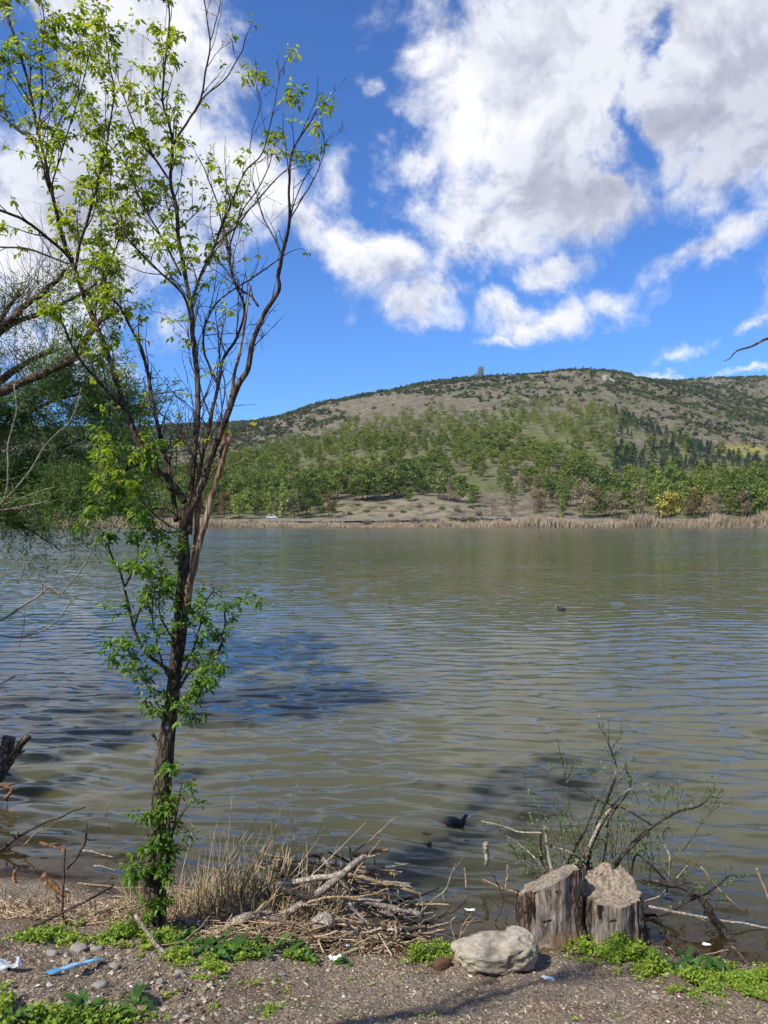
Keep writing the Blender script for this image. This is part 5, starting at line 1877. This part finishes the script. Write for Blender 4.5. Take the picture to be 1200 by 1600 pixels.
stick('dry_weed', [(716, 1478), (706, 1455), (704, 1440), (712, 1432)], 6.25, .005, .003, 'drift', 'second dry stalk leaning left behind the boulder', 'weed', fork=3)
stick('fallen_branch', [(1030, 1380, .3), (1060, 1385, .2), (1085, 1395, .1), (1102, 1412), (1112, 1434), (1128, 1455), (1150, 1479, -.1)], 6.9, .026, .035, 'drift_dark', 'dark crooked fallen branch right of the stumps', 'branch', fork=6, sides=10, rough=.3)
stick('driftwood_stick', [(1142, 1478), (1158, 1495), (1175, 1514)], 6.4, .009, .006, 'drift_tan', 'thin reddish stick at the lower right shore')
stick('dry_reed', [(1097, 1356), (1115, 1380), (1150, 1415), (1180, 1432)], 7.4, .010, .006, 'straw', 'straw coloured reed lying over the water at the right', 'reed')
stick('dry_reed', [(1182, 1356), (1190, 1378), (1202, 1405)], 7.2, .009, .007, 'straw', 'short straw reed at the right edge', 'reed')
stick('upright_stick', [(1168, 1448), (1168, 1422)], 7.3, .009, .007, 'drift_dark', 'small dark stick upright in the water at the right', 'stick')
stick('driftwood_stick', [(1005, 1376), (1050, 1380), (1110, 1379)], 7.7, .008, .006, 'drift_tan', 'orange stick lying in the water behind the right stump')
stick('driftwood_stick', [(1010, 1416), (1080, 1430), (1140, 1440), (1200, 1450)], 7.0, .012, .010, 'drift', 'long sunken stick in the shallows at the right', fork=2)
stick('driftwood_stick', [(1092, 1500), (1110, 1490), (1136, 1483)], 6.3, .006, .004, 'drift_tan', 'thin twig over the dock leaves at the right')

# random smaller sticks of the heap: each its own object
for k in range(200):
    f = rng.random()
    cu, cv = 430 + 215 * f + random.gauss(0, 14), random.uniform(1352, 1478) - (1 - f) * 8
    if cu > 600:
        cv = random.uniform(1390, 1478)
    Yg = hit(cu, min(cv + 22, 1500))[1]
    Yc = max(6.35, min(7.5, Yg))
    a = random.gauss(0, .55) + (math.pi / 2 * .8 if random.random() < .22 else 0)
    L = random.uniform(18, 62)
    du, dv = L * math.cos(a), L * math.sin(a) * .55
    mt_ = random.choice(('drift', 'drift', 'drift_tan', 'drift_tan', 'drift_dark'))
    r_ = random.choice((.005, .006, .008, .010, .014))
    stick('driftwood_stick', [(cu - du, cv - dv, random.uniform(-.15, .15)), (cu + random.gauss(0, 4), cv + random.gauss(0, 3), 0), (cu + du, cv + dv, random.uniform(-.15, .15))], Yc, r_, r_ * .7, mt_,
          {'drift': 'small grey stick jumbled in the driftwood heap', 'drift_tan': 'small tan stick jumbled in the driftwood heap', 'drift_dark': 'small dark stick jumbled in the driftwood heap'}[mt_],
          'stick', {'drift': 'small grey sticks of the heap', 'drift_tan': 'small tan sticks of the heap', 'drift_dark': 'small dark sticks of the heap'}[mt_], fork=random.choice((0, 0, 1)), sides=5)
# bark chunk in the heap
mb = MB()
q = P(505, 1440, 6.55)
stone_mesh(mb, q, (.10, .10, .055), 9, 4, .25, .3)
tag(mb.obj('bark_chunk', M['drift']), 'curved chunk of thick grey bark in the middle of the heap', 'bark')

# fine litter: straw bits, chips around heap and shore (uncountable)
mb = MB()
n_ = 5200
cu = np.where(rng.random(n_) < .6, 200 + 460 * rng.random(n_), 5 + 250 * rng.random(n_))
cv = np.where(cu < 240, 1372 + 75 * rng.random(n_), 1372 + 118 * rng.random(n_) ** .8)
for a_, b_ in zip(cu, cv):
    yy_ = 6.15 + (1500 - b_) / 1500 * 1.0 * 12.0 * .9
    q = np.array([(a_ - 600) / F * yy_, yy_, 0])
    q[2] = max(float(zg(q[0], q[1])), 0.0) + random.random() ** 2 * (.13 if 330 < a_ < 620 else .03)
    d = np.array([random.gauss(0, 1), random.gauss(0, .7), random.gauss(0, .22)])
    d *= random.uniform(.02, .13) / np.linalg.norm(d)
    s_ = np.cross(d, [0, 0, 1.0])
    s_ = s_ / (np.linalg.norm(s_) + 1e-9) * random.uniform(.0015, .005)
    up_ = np.array([0, 0, .003])
    mb.add([q - d - s_, q - d + s_, q + d + s_, q + d - s_, q - d + up_, q + d + up_], [[0, 4, 5, 3], [4, 1, 2, 5]], None)
m, t = mat('litter')
c = t.ramp(rnd_attr(t), [(0, (.06, .038, .022)), (.4, (.20, .135, .08)), (.7, (.38, .28, .17)), (1, (.58, .46, .30))])
finish(t, t.new('ShaderNodeBsdfPrincipled', {'Base Color': c, 'Roughness': .9, 'Specular IOR Level': .15}).outputs[0])
tag(mb.obj('litter', m, smooth=False), 'washed up straw and twig litter along the shore', 'litter', kind='stuff')

# ------------------------------------------------------------------ reeds by the heap
mb = MB()


def stalk(q, d, ln, wd, bend=0.0, rnd=None):
    pts = [q]
    d = d / np.linalg.norm(d)
    n = 5
    for k in range(n):
        d = d + np.array([bend * d[0] * .3, bend * d[1] * .3, -abs(bend) * .25]) + rng.normal(size=3) * .03
        d /= np.linalg.norm(d)
        pts.append(pts[-1] + d * ln / n)
    tube(mb, pts, np.linspace(wd, wd * .35, n + 1), 4, cap=False, rnd=rnd)


for k in range(1900):
    u = np.clip(random.gauss(372, 78), 205, 520)
    b_ = random.uniform(1385, 1450)
    Y0 = np.interp(b_, [1385, 1450], [7.5, 6.75])
    X0 = (u - 600) / F * Y0
    q = np.array([X0, Y0, max(-.05, float(zg(X0, Y0)) - .02)])
    dense = math.exp(-((u - 400) / 90) ** 2)
    ln = random.uniform(.12, .42) + (random.random() < .16) * random.uniform(.1, .45) * dense + .1 * dense
    lie = random.random()
    if lie < .34:
        d = np.array([random.gauss(.08, .34), random.gauss(0, .3), 1.0])
        bend = random.gauss(0, .5)
    else:
        d = np.array([random.gauss(0, 1.0), random.gauss(-.1, .6), random.uniform(.15, .8)])
        bend = random.gauss(.3, .8)
        ln *= .8
    stalk(q, d, ln, random.uniform(.0026, .0068), bend, rnd=random.random())
for rows in ([(340, 1395), (375, 1330), (400, 1280), (418, 1228)], [(430, 1400), (448, 1330), (458, 1260), (466, 1215)], [(380, 1400), (400, 1345), (432, 1290), (440, 1250)], [(350, 1390), (356, 1320), (363, 1242)],
             [(322, 1400), (328, 1340), (340, 1285)], [(478, 1400), (480, 1340), (477, 1290)], [(430, 1390), (445, 1350), (462, 1300), (452, 1270)], [(290, 1420), (282, 1380), (300, 1300), (296, 1280)]):
    tube(mb, PT(spline(rows, 14), 7.1), np.linspace(.0055, .0022, 15), 4, cap=False, rnd=.85)
for _ in range(70):
    u_, b_ = random.gauss(400, 62), random.uniform(1385, 1415)
    l_ = random.uniform(50, 125)
    x_ = u_ + l_ * random.gauss(.22, .28)
    tube(mb, PT(spline([(u_, b_), ((u_ + x_) / 2 + random.gauss(0, 3), b_ - l_ * .5), (x_, b_ - l_)], 8), random.uniform(7.0, 7.5)), np.linspace(.0048, .0018, 9), 4, cap=False, rnd=random.uniform(.5, 1))
tag(mb.obj('reeds', M['straw']), 'clump of dry broken tan reeds left of the driftwood heap', 'reeds', kind='stuff')
mb = MB()
for k in range(34):
    u, b_ = random.gauss(395, 38), random.uniform(1390, 1430)
    Y0 = 7.0
    X0 = (u - 600) / F * Y0
    q = np.array([X0, Y0, max(0, float(zg(X0, Y0))) - .05])
    stalk(q, np.array([random.gauss(0, .12), random.gauss(0, .12), 1]), random.uniform(.25, .62), .006, .1)
tag(mb.obj('green_reeds', M['dock']), 'few fresh green reed blades among the dry reeds', 'reeds', kind='stuff')


# ------------------------------------------------------------------ ground plants
def gp(u, v):
    q = hit(u, v)
    return q


def weeds(label, spots, hgt, sz, n, mt='weed'):
    mb = MB()
    for (u, v, ru, rv, wgt) in spots:
        for _ in range(int(n * wgt)):
            a, r_ = random.random() * 6.28, min(1.5, abs(random.gauss(0, .62)))
            uu_, vv_ = u + ru * r_ * math.cos(a), v + rv * r_ * math.sin(a)
            q = hit(uu_, vv_)
            if q[2] < .01:
                continue
            if float(fbm2(q[0], q[1], 7.0, 2, 33)) < -.28 + .3 * random.random():
                continue
            h_ = hgt * random.uniform(.3, 1.25) * max(.25, 1.15 - .6 * r_)
            k = random.randint(5, 9)
            base_ = q + np.stack([rng.normal(size=k) * .012, rng.normal(size=k) * .012, h_ * (.3 + .7 * rng.random(k))], -1)
            dd = rng.normal(size=(k, 3)) * [1, 1, .5] + [0, 0, .45]
            leaves(mb, base_, dd, sz * (.6 + .8 * rng.random(k)), .62, .15, .08)
            if random.random() < .5:
                tube(mb, [q, base_[0]], [.0015, .001], 3, cap=False, rnd=.4)
    o = mb.obj('weeds', M[mt], smooth=False)
    tag(o, label, 'weeds', kind='stuff')


weeds('low bright green weeds around the foot of the slim tree', [(60, 1465, 45, 12, .5), (120, 1458, 55, 16, .9), (190, 1462, 50, 18, 1.0), (262, 1470, 45, 20, .9), (300, 1500, 55, 16, .7), (330, 1520, 26, 10, .25), (380, 1490, 60, 12, .4), (460, 1502, 40, 10, .4)], .07, .026, 420)
weeds('bushy bright green weeds at the foot of the right stump', [(925, 1478, 34, 20, .9), (968, 1492, 34, 20, 1.0), (995, 1505, 26, 16, .6), (1020, 1518, 22, 14, .5)], .14, .024, 600)
weeds('yellow green weed carpet in the lower right corner', [(1090, 1535, 50, 16, 1.0), (1150, 1545, 60, 20, 1.5), (1200, 1540, 45, 26, 1.1), (1120, 1518, 40, 10, .5)], .085, .022, 800)
weeds('small green weeds left of the boulder', [(655, 1497, 26, 16, .7), (685, 1490, 22, 12, .6)], .09, .020, 420)
weeds('green weeds in the lower left corner', [(60, 1590, 60, 10, .4), (170, 1592, 60, 10, .7), (110, 1600, 60, 12, .6), (8, 1580, 20, 30, .4)], .06, .028, 300)
weeds('sparse tiny weeds on the open gravel', [(420, 1580, 60, 16, .10), (250, 1560, 60, 14, .08), (520, 1530, 160, 20, .05), (720, 1590, 400, 12, .06), (400, 1540, 90, 14, .08)], .03, .018, 330)


def dock(u, v, n, ln, label, group, mt='dock', spread=.9):
    q = hit(u, v)
    mb = MB()
    for k in range(n):
        a = random.random() * 6.28
        d = np.array([math.cos(a) * spread, math.sin(a) * spread, random.uniform(.5, 1.6)])
        d /= np.linalg.norm(d)
        L = ln * random.uniform(.6, 1.15)
        wv_ = L * random.uniform(.085, .14)
        sN = np.cross(d, [0, 0, 1.0])
        sN /= np.linalg.norm(sN)
        m_ = 7
        Vv_ = []
        pos_ = q.copy() + d * .01
        dd = d.copy()
        for j in range(m_):
            f = j / (m_ - 1)
            w_ = wv_ * (math.sin(math.pi * min(1, .08 + f * .92)) ** .7) * (1 if f < 1 else 0) + .002
            ruf = .012 * math.sin(j * 2.2 + k)
            up_ = np.cross(sN, dd)
            Vv_ += [pos_ - sN * w_ + up_ * (w_ * .35 + ruf), pos_, pos_ + sN * w_ + up_ * (w_ * .35 - ruf)]
            dd = dd + np.array([0, 0, -.16]) * (1 + f)
            dd /= np.linalg.norm(dd)
            pos_ = pos_ + dd * L / (m_ - 1)
        Q = []
        for j in range(m_ - 1):
            for b_ in (0, 1):
                Q.append([j * 3 + b_, j * 3 + b_ + 1, j * 3 + b_ + 4, j * 3 + b_ + 3])
        mb.add(Vv_, Q, None, random.random())
    tag(mb.obj('dock_plant', M[mt]), label, 'plant', group)


for u, v in [(300, 1480), (322, 1486), (345, 1478), (362, 1492), (386, 1484), (408, 1494), (430, 1484), (455, 1492), (478, 1502), (340, 1498), (280, 1470), (395, 1474)]:
    dock(u, v, random.randint(7, 11), .17, 'dark broad leaved dock plant in the row below the reeds', 'dock plants in a row below the reeds')
for u, v in [(1062, 1522), (1085, 1512), (1105, 1520), (1040, 1512), (1128, 1524), (1074, 1500)]:
    dock(u, v, random.randint(7, 10), .16, 'fresh green dock plant by the water right of the stumps', 'dock plants right of the stumps')
dock(132, 1582, 18, .17, 'large long leaved dock plant in the lower left corner', None)
dock(212, 1570, 11, .16, 'grey green rosette right of the large dock plant', None, 'dock', 1.5)
dock(175, 1596, 10, .14, 'dock plant at the bottom edge below the rosette', None)
dock(20, 1596, 12, .12, 'dark dock plant in the very bottom left corner', None)
dock(312, 1532, 8, .08, 'small pale green rosette on the gravel below the weeds', None, 'weed', 1.6)
dock(545, 1505, 6, .12, 'lone bright dock plant below the driftwood heap', None)
dock(1025, 1520, 7, .12, 'bright leaved plant between right stump and weed carpet', None, 'weed')
dock(332, 1575, 6, .05, 'tiny green seedling on the bottom gravel', None, 'weed', 1.5)
dock(415, 1585, 6, .06, 'small weed seedling near the bottom edge', None, 'weed', 1.4)

# ------------------------------------------------------------------ willow shrub behind the stumps
WY_ = 7.25
wb = np.array([P(920, 1400, WY_)[0], WY_, -.12])
shrub = empty('willow_shrub', wb, 'twiggy willow shrub with tiny leaves sprouting behind the stumps', 'shrub')
M['wl'] = leaf_mat('willow_tiny', [(0, (.06, .11, .03)), (.6, (.14, .22, .06)), (1, (.30, .38, .14))], .35, .5, (1.2, 1.2, .6))
sw, sl_ = MB(), MB()


def wtwig(q, d, ln, r0, lev=0, leaf=.6):
    n = max(4, int(ln / .05))
    pts = [q]
    d = d / np.linalg.norm(d)
    for k in range(n):
        d = d + rng.normal(size=3) * .12 + [0, 0, .05]
        d /= np.linalg.norm(d)
        pts.append(pts[-1] + d * ln / n)
    pts = np.array(pts)
    tube(sw, pts, np.linspace(r0, .001, len(pts)), 4, cap=False)
    for k in range(1, len(pts)):
        if lev < 1 and random.random() < .22:
            wtwig(pts[k], d + rng.normal(size=3) * .7, ln * .45, r0 * .6, lev + 1, leaf)
        if random.random() < leaf:
            m_ = random.randint(2, 4)
            leaves(sl_, np.repeat(pts[k][None], m_, 0), d * .6 + rng.normal(size=(m_, 3)) * .7, .018 + .016 * rng.random(m_), .42, .05, .05)


for rows, r0, r1, mt_, tn in [
        ([(890, 1395), (898, 1355), (920, 1324), (936, 1289), (965, 1250), (985, 1232)], 5.5, 1.8, 'drift', .3),
        ([(900, 1395), (908, 1350), (925, 1320), (945, 1280), (966, 1255)], 4.2, 1.6, 'bark_left', .3),
        ([(915, 1395), (920, 1345), (930, 1296), (948, 1250), (962, 1215)], 4, 2.4, 'drift_dark', .8),
        ([(962, 1215), (962, 1194), (950, 1160), (944, 1142), (936, 1117)], 2.4, 1.4, 'pale_shoot', .2),
        ([(880, 1395), (886, 1352), (914, 1296), (926, 1270), (934, 1247)], 3.4, 2, 'drift_dark', .2),
        ([(950, 1400), (960, 1352), (990, 1320), (1021, 1291), (1060, 1268), (1088, 1261), (1104, 1250), (1118, 1232)], 4.2, 1.0, 'drift_dark', .9),
        ([(945, 1400), (968, 1345), (1000, 1305), (1024, 1288)], 3.4, 2, 'drift_dark', .2),
        ([(1021, 1291), (976, 1264), (934, 1250), (902, 1231), (873, 1222), (848, 1200)], 2.0, 1.0, 'drift_dark', .3),
        ([(855, 1395), (852, 1370), (846, 1338), (845, 1296)], 3.4, 2, 'drift_dark', .5),
        ([(870, 1395), (864, 1370), (855, 1324), (851, 1290)], 4.6, 3.0, 'pale_shoot', .5),
        ([(846, 1301), (812, 1300), (790, 1292), (752, 1283)], 1.8, 1.6, 'pale_shoot', .1),
        ([(935, 1375), (930, 1364), (895, 1334), (858, 1322)], 3.0, 1.8, 'drift', .1),
        ([(985, 1400), (992, 1338), (1015, 1350), (1042, 1378)], 2.0, 2, 'drift_dark', .6),
        ([(1040, 1400), (1045, 1372), (1046, 1338), (1035, 1310), (1042, 1290)], 2.4, 1.4, 'pale_shoot', .7),
        ([(915, 1395), (908, 1330), (892, 1270), (884, 1220), (876, 1180)], 1.6, .8, 'bark_left', .9),
        ([(890, 1395), (880, 1330), (874, 1280), (868, 1240)], 2.2, 1.0, 'pale_shoot', .5),
        ([(930, 1395), (945, 1330), (952, 1280), (985, 1230), (975, 1195)], 2.6, 1.0, 'drift_dark', .8),
        ([(1005, 1430), (1040, 1428), (1070, 1410), (1100, 1398), (1120, 1385), (1140, 1368)], 3.4, 1.2, 'drift_dark', .9),
        ([(1010, 1470), (1040, 1475), (1075, 1455), (1092, 1438)], 2.4, 1.0, 'drift_dark', .5),
        ([(1002, 1410), (1030, 1400), (1050, 1380), (1075, 1352)], 2.2, 1.0, 'drift', .9),
        ([(860, 1375), (840, 1345), (815, 1322), (790, 1305)], 2.0, .8, 'drift', .9),
        ([(850, 1385), (832, 1360), (818, 1345), (805, 1350)], 1.6, .7, 'drift', .8)]:
    p = PT(spline([(a, b, .12 * math.sin(k * 1.3 + a)) for k, (a, b) in enumerate(rows)], len(rows) * 5), WY_)
    mb = MB()
    tube(mb, p, np.linspace(r0 * .74, r1 * .8, len(p)) * WY_ / F, 7, .15)
    mb.obj('stem', M[mt_], shrub)
    for k in range(4, len(p), 2):
        if random.random() < tn:
            d_ = p[k] - p[k - 1]
            wtwig(p[k], d_ / np.linalg.norm(d_) + rng.normal(size=3) * .6 + [0, 0, .3], random.uniform(.08, .28), .0028, 0, .75)
for (u, v) in [(872, 1300), (880, 1290), (865, 1310), (1030, 1265), (1050, 1280), (1060, 1250), (1020, 1255), (1045, 1245), (960, 1215), (930, 1225), (985, 1270), (985, 1300), (850, 1310), (1075, 1385)]:
    for _ in range(2):
        wtwig(P(u + random.gauss(0, 8), v + random.gauss(0, 8), WY_ + random.gauss(0, .1)), np.array([random.gauss(0, .4), random.gauss(0, .4), 1]), random.uniform(.12, .26), .002, 0, .95)
for _ in range(46):
    u_ = random.gauss(945, 62)
    q = P(u_, random.uniform(1330, 1395), WY_ + random.gauss(0, .12))
    wtwig(q + [0, 0, .0], np.array([(u_ - 930) / 160 + random.gauss(0, .25), random.gauss(0, .25), 1]), random.uniform(.25, .75), .003, 0, random.choice((.1, .3, .8)))
sw.obj('twigs', M['drift_dark'], shrub)
sl_.obj('foliage', M['wl'], shrub, False)

# ------------------------------------------------------------------ litter objects
M['blue'] = plain_mat('blue_plastic', (.08, .36, .62), .35, .15, 40, spec=.5)
M['bluep'] = plain_mat('blue_film', (.42, .60, .78), .3, .25, 60, spec=.5)
M['white'] = plain_mat('white_plastic', (.75, .76, .78), .4, .08, 30, spec=.5)
M['greenp'] = plain_mat('green_plastic', (.02, .30, .16), .3, .2, 30, spec=.5)
M['greyfilm'] = plain_mat('grey_film', (.42, .44, .48), .25, .3, 12, spec=.6)
a, b = hit(76, 1527), hit(161, 1503)
mb = MB()
ax_ = (b - a)
sN = np.cross(ax_ / np.linalg.norm(ax_), [0, 0, 1.0])
n = 16
Vv_ = []
for j in range(n + 1):
    f = j / n
    q = a + ax_ * f + [0, 0, .025 + .008 * math.sin(f * 3.3) + .003 * math.sin(f * 17)]
    for s_ in (-1, 1):
        for h in (0, .004):
            Vv_.append(q + sN * s_ * (.034 - .004 * f) + np.array([0, 0, h]))
Q = []
for j in range(n):
    o_ = j * 4
    Q += [[o_ + 1, o_ + 3, o_ + 7, o_ + 5], [o_, o_ + 4, o_ + 6, o_ + 2], [o_, o_ + 1, o_ + 5, o_ + 4], [o_ + 2, o_ + 6, o_ + 7, o_ + 3]]
Q += [[0, 2, 3, 1], [n * 4, n * 4 + 1, n * 4 + 3, n * 4 + 2]]
mb.add(Vv_, Q, None, .5)
st_ = mb.obj('plastic_strip', M['blue'], smooth=False)
tag(st_, 'sky blue plastic strip lying on the ground at lower left', 'strip')
mb = MB()
Vv_ = []
for j in range(3, 14):
    f = j / n
    q = a + ax_ * f + [0, 0, .0315 + .008 * math.sin(f * 3.3) + .003 * math.sin(f * 17)]
    wd_ = .018 + .008 * math.sin(j * 1.9)
    Vv_ += [q - sN * wd_, q + sN * wd_]
mb.add(Vv_, [[2 * j, 2 * j + 1, 2 * j + 3, 2 * j + 2] for j in range(10)], None, .5)
mb.obj('worn_patch', M['bluep'], st_, False)


def scrap(name, u, v, s, mt, label, cat, flat=.35, seed=1, lift=.3):
    q = hit(u, v)
    n = 12
    mb = MB()
    g = np.linspace(-1, 1, n)
    X, Y = np.meshgrid(g, g)
    R_ = np.hypot(X, Y)
    e = 1 + .35 * fbm(np.stack([X * 1.2 + seed, Y * 1.2, X * 0], -1), 2, seed)
    Z = flat * fbm(np.stack([X * 1.5, Y * 1.5, X * 0 + seed], -1), 3, seed + 2) + lift
    V = np.stack([X * e * s[0], Y * e * s[1], Z * s[0] * .6], -1).reshape(-1, 3) + q
    i = np.arange(n - 1)[:, None] * n + np.arange(n - 1)
    Q = np.stack([i, i + 1, i + n + 1, i + n], -1).reshape(-1, 4)
    mb.add(V, Q, None, .5)
    o = mb.obj(name, M[mt])
    md_ = o.modifiers.new('thick', 'SOLIDIFY')
    md_.thickness = .003
    return tag(o, label, cat)


scrap('plastic_film', 14, 1516, (.10, .055), 'greyfilm', 'crumpled grey plastic film at the lower left edge', 'plastic', .9, 3, .7)
scrap('paper_scrap', 857, 1530, (.045, .032), 'white', 'torn white scrap on the gravel right of the boulder', 'scrap', .3, 5, .15)
scrap('paper_scrap', 1105, 1476, (.032, .022), 'white', 'small white scrap floating at the right shore', 'scrap', .3, 7, .2)
scrap('plastic_bag', 524, 1500, (.05, .04), 'white', 'crumpled white plastic bag below the driftwood heap', 'bag', .9, 9, .5)
scrap('glass_shard', 494, 1484, (.03, .02), 'greenp', 'turquoise scrap of plastic left of the white bottle cap', 'scrap', .6, 11, .3)
scrap('plastic_film', 735, 1422, (.04, .02), 'white', 'small white film floating in the water behind the boulder', 'plastic', .3, 4, .2)
# little bottle: green body, white top
q = hit(548, 1488)
bt = empty('small_bottle', q, 'small green plastic bottle with a white cap in the heap', 'bottle')
mb = MB(); mb.world = False
tube(mb, [[.0, 0, .02], [.045, -.01, .02], [.06, -.013, .02]], [.024, .025, .012], 12)
mb.obj('body', M['greenp'], bt)
mb = MB(); mb.world = False
tube(mb, [[-.012, 0, .045], [-.03, .0, .07]], [.02, .016], 12)
mb.obj('cap', M['white'], bt)

# ------------------------------------------------------------------ coots
M['coot'] = plain_mat('coot_feathers', (.022, .023, .027), .6, .35, 60, spec=.3)
M['coothead'] = plain_mat('coot_head', (.008, .008, .009), .5, .2, 60, spec=.3)
M['bill'] = plain_mat('coot_bill', (.85, .83, .80), .4, .05, 40)
M['eye'] = plain_mat('coot_eye', (.25, .01, .01), .1, .1, 40)


def coot(loc, rz, label, s=1.0):
    o = empty('coot', loc, label, 'bird')
    o.rotation_euler = (0, 0, rz)
    o.scale = (s, s, s)
    sp_ = np.array([[-.205, .052, .006, .008], [-.185, .058, .022, .014], [-.15, .062, .045, .035], [-.10, .055, .070, .058], [-.04, .045, .083, .070], [.02, .040, .084, .072], [.07, .045, .070, .066],
                    [.105, .062, .048, .052], [.125, .088, .034, .036], [.135, .115, .027, .028], [.145, .140, .026, .027], [.158, .160, .028, .028], [.175, .168, .025, .024], [.192, .166, .016, .016], [.200, .163, .008, .009]])
    P_ = spline(sp_, 56)
    pts = np.stack([P_[:, 0], P_[:, 0] * 0, P_[:, 1]], -1)
    t_, _, _ = frames(pts)
    na = 22
    th = np.linspace(0, 2 * math.pi, na, endpoint=False)
    side = np.array([0, 1.0, 0])
    up_ = np.cross(t_, side)
    up_ *= -1
    V = pts[:, None] + P_[:, 2][:, None, None] * np.cos(th)[None, :, None] * side + P_[:, 3][:, None, None] * np.sin(th)[None, :, None] * up_[:, None]
    k = len(pts)
    i = np.arange(k - 1)[:, None] * na
    j = np.arange(na)[None]
    j2 = (j + 1) % na
    Q = np.stack([i + j, i + j2, i + na + j2, i + na + j], -1).reshape(-1, 4)
    mb = MB(); mb.world = False
    mb.add(V.reshape(-1, 3), Q, None, .5)
    mb.obj('body', M['coot'], o)
    for s_ in (-1, 1):
        mb = MB(); mb.world = False
        w_ = spline(np.array([[.06, .066 * s_, .062, .01], [.02, .076 * s_, .068, .036], [-.06, .072 * s_, .072, .042], [-.13, .045 * s_, .078, .022], [-.175, .022 * s_, .076, .006]]), 16)
        tube(mb, w_[:, :3], w_[:, 3], 8, 0, squash=.35)
        mb.obj('wing', M['coot'], o)
        mb = MB(); mb.world = False
        tube(mb, [[.170, .020 * s_, .172], [.170, .0275 * s_, .172]], [.005, .003], 8)
        mb.obj('eye', M['eye'], o)
    mb = MB(); mb.world = False
    tube(mb, [[.182, 0, .160], [.205, 0, .155], [.226, 0, .148]], [.012, .009, .002], 8)
    tube(mb, [[.184, 0, .160], [.192, 0, .178], [.186, 0, .192]], [.010, .009, .003], 8)
    mb.obj('bill', M['bill'], o)


q = P(711, 1288, 1.0) - CAM
Yc = 3.7 / (-q[2])
coot((q[0] * Yc, Yc, -.02), R(-8), 'black coot with white bill swimming above the driftwood heap', .80)
q = P(877, 953, 1.0) - CAM
Yc = 3.7 / (-q[2])
coot((q[0] * Yc, Yc, -.02), R(170), 'tiny distant coot far out on the open lake')

# ------------------------------------------------------------------ air
hm = bpy.data.materials.new('haze')
hm.use_nodes = True
hm.node_tree.nodes.clear()
t = NT(hm.node_tree)
vol = t.new('ShaderNodeVolumePrincipled', {'Color': (.80, .88, 1.0, 1), 'Density': 0.00004, 'Anisotropy': 0.2})
t.new('ShaderNodeOutputMaterial', {1: vol.outputs[0]})
mb = MB()
box(mb, (0, 1400, 190), (7200, 5000, 420))
ho_ = mb.obj('haze', hm, smooth=False)
tag(ho_, 'thin summer haze over the lake and hills', kind='stuff')

bpy.context.view_layer.update()
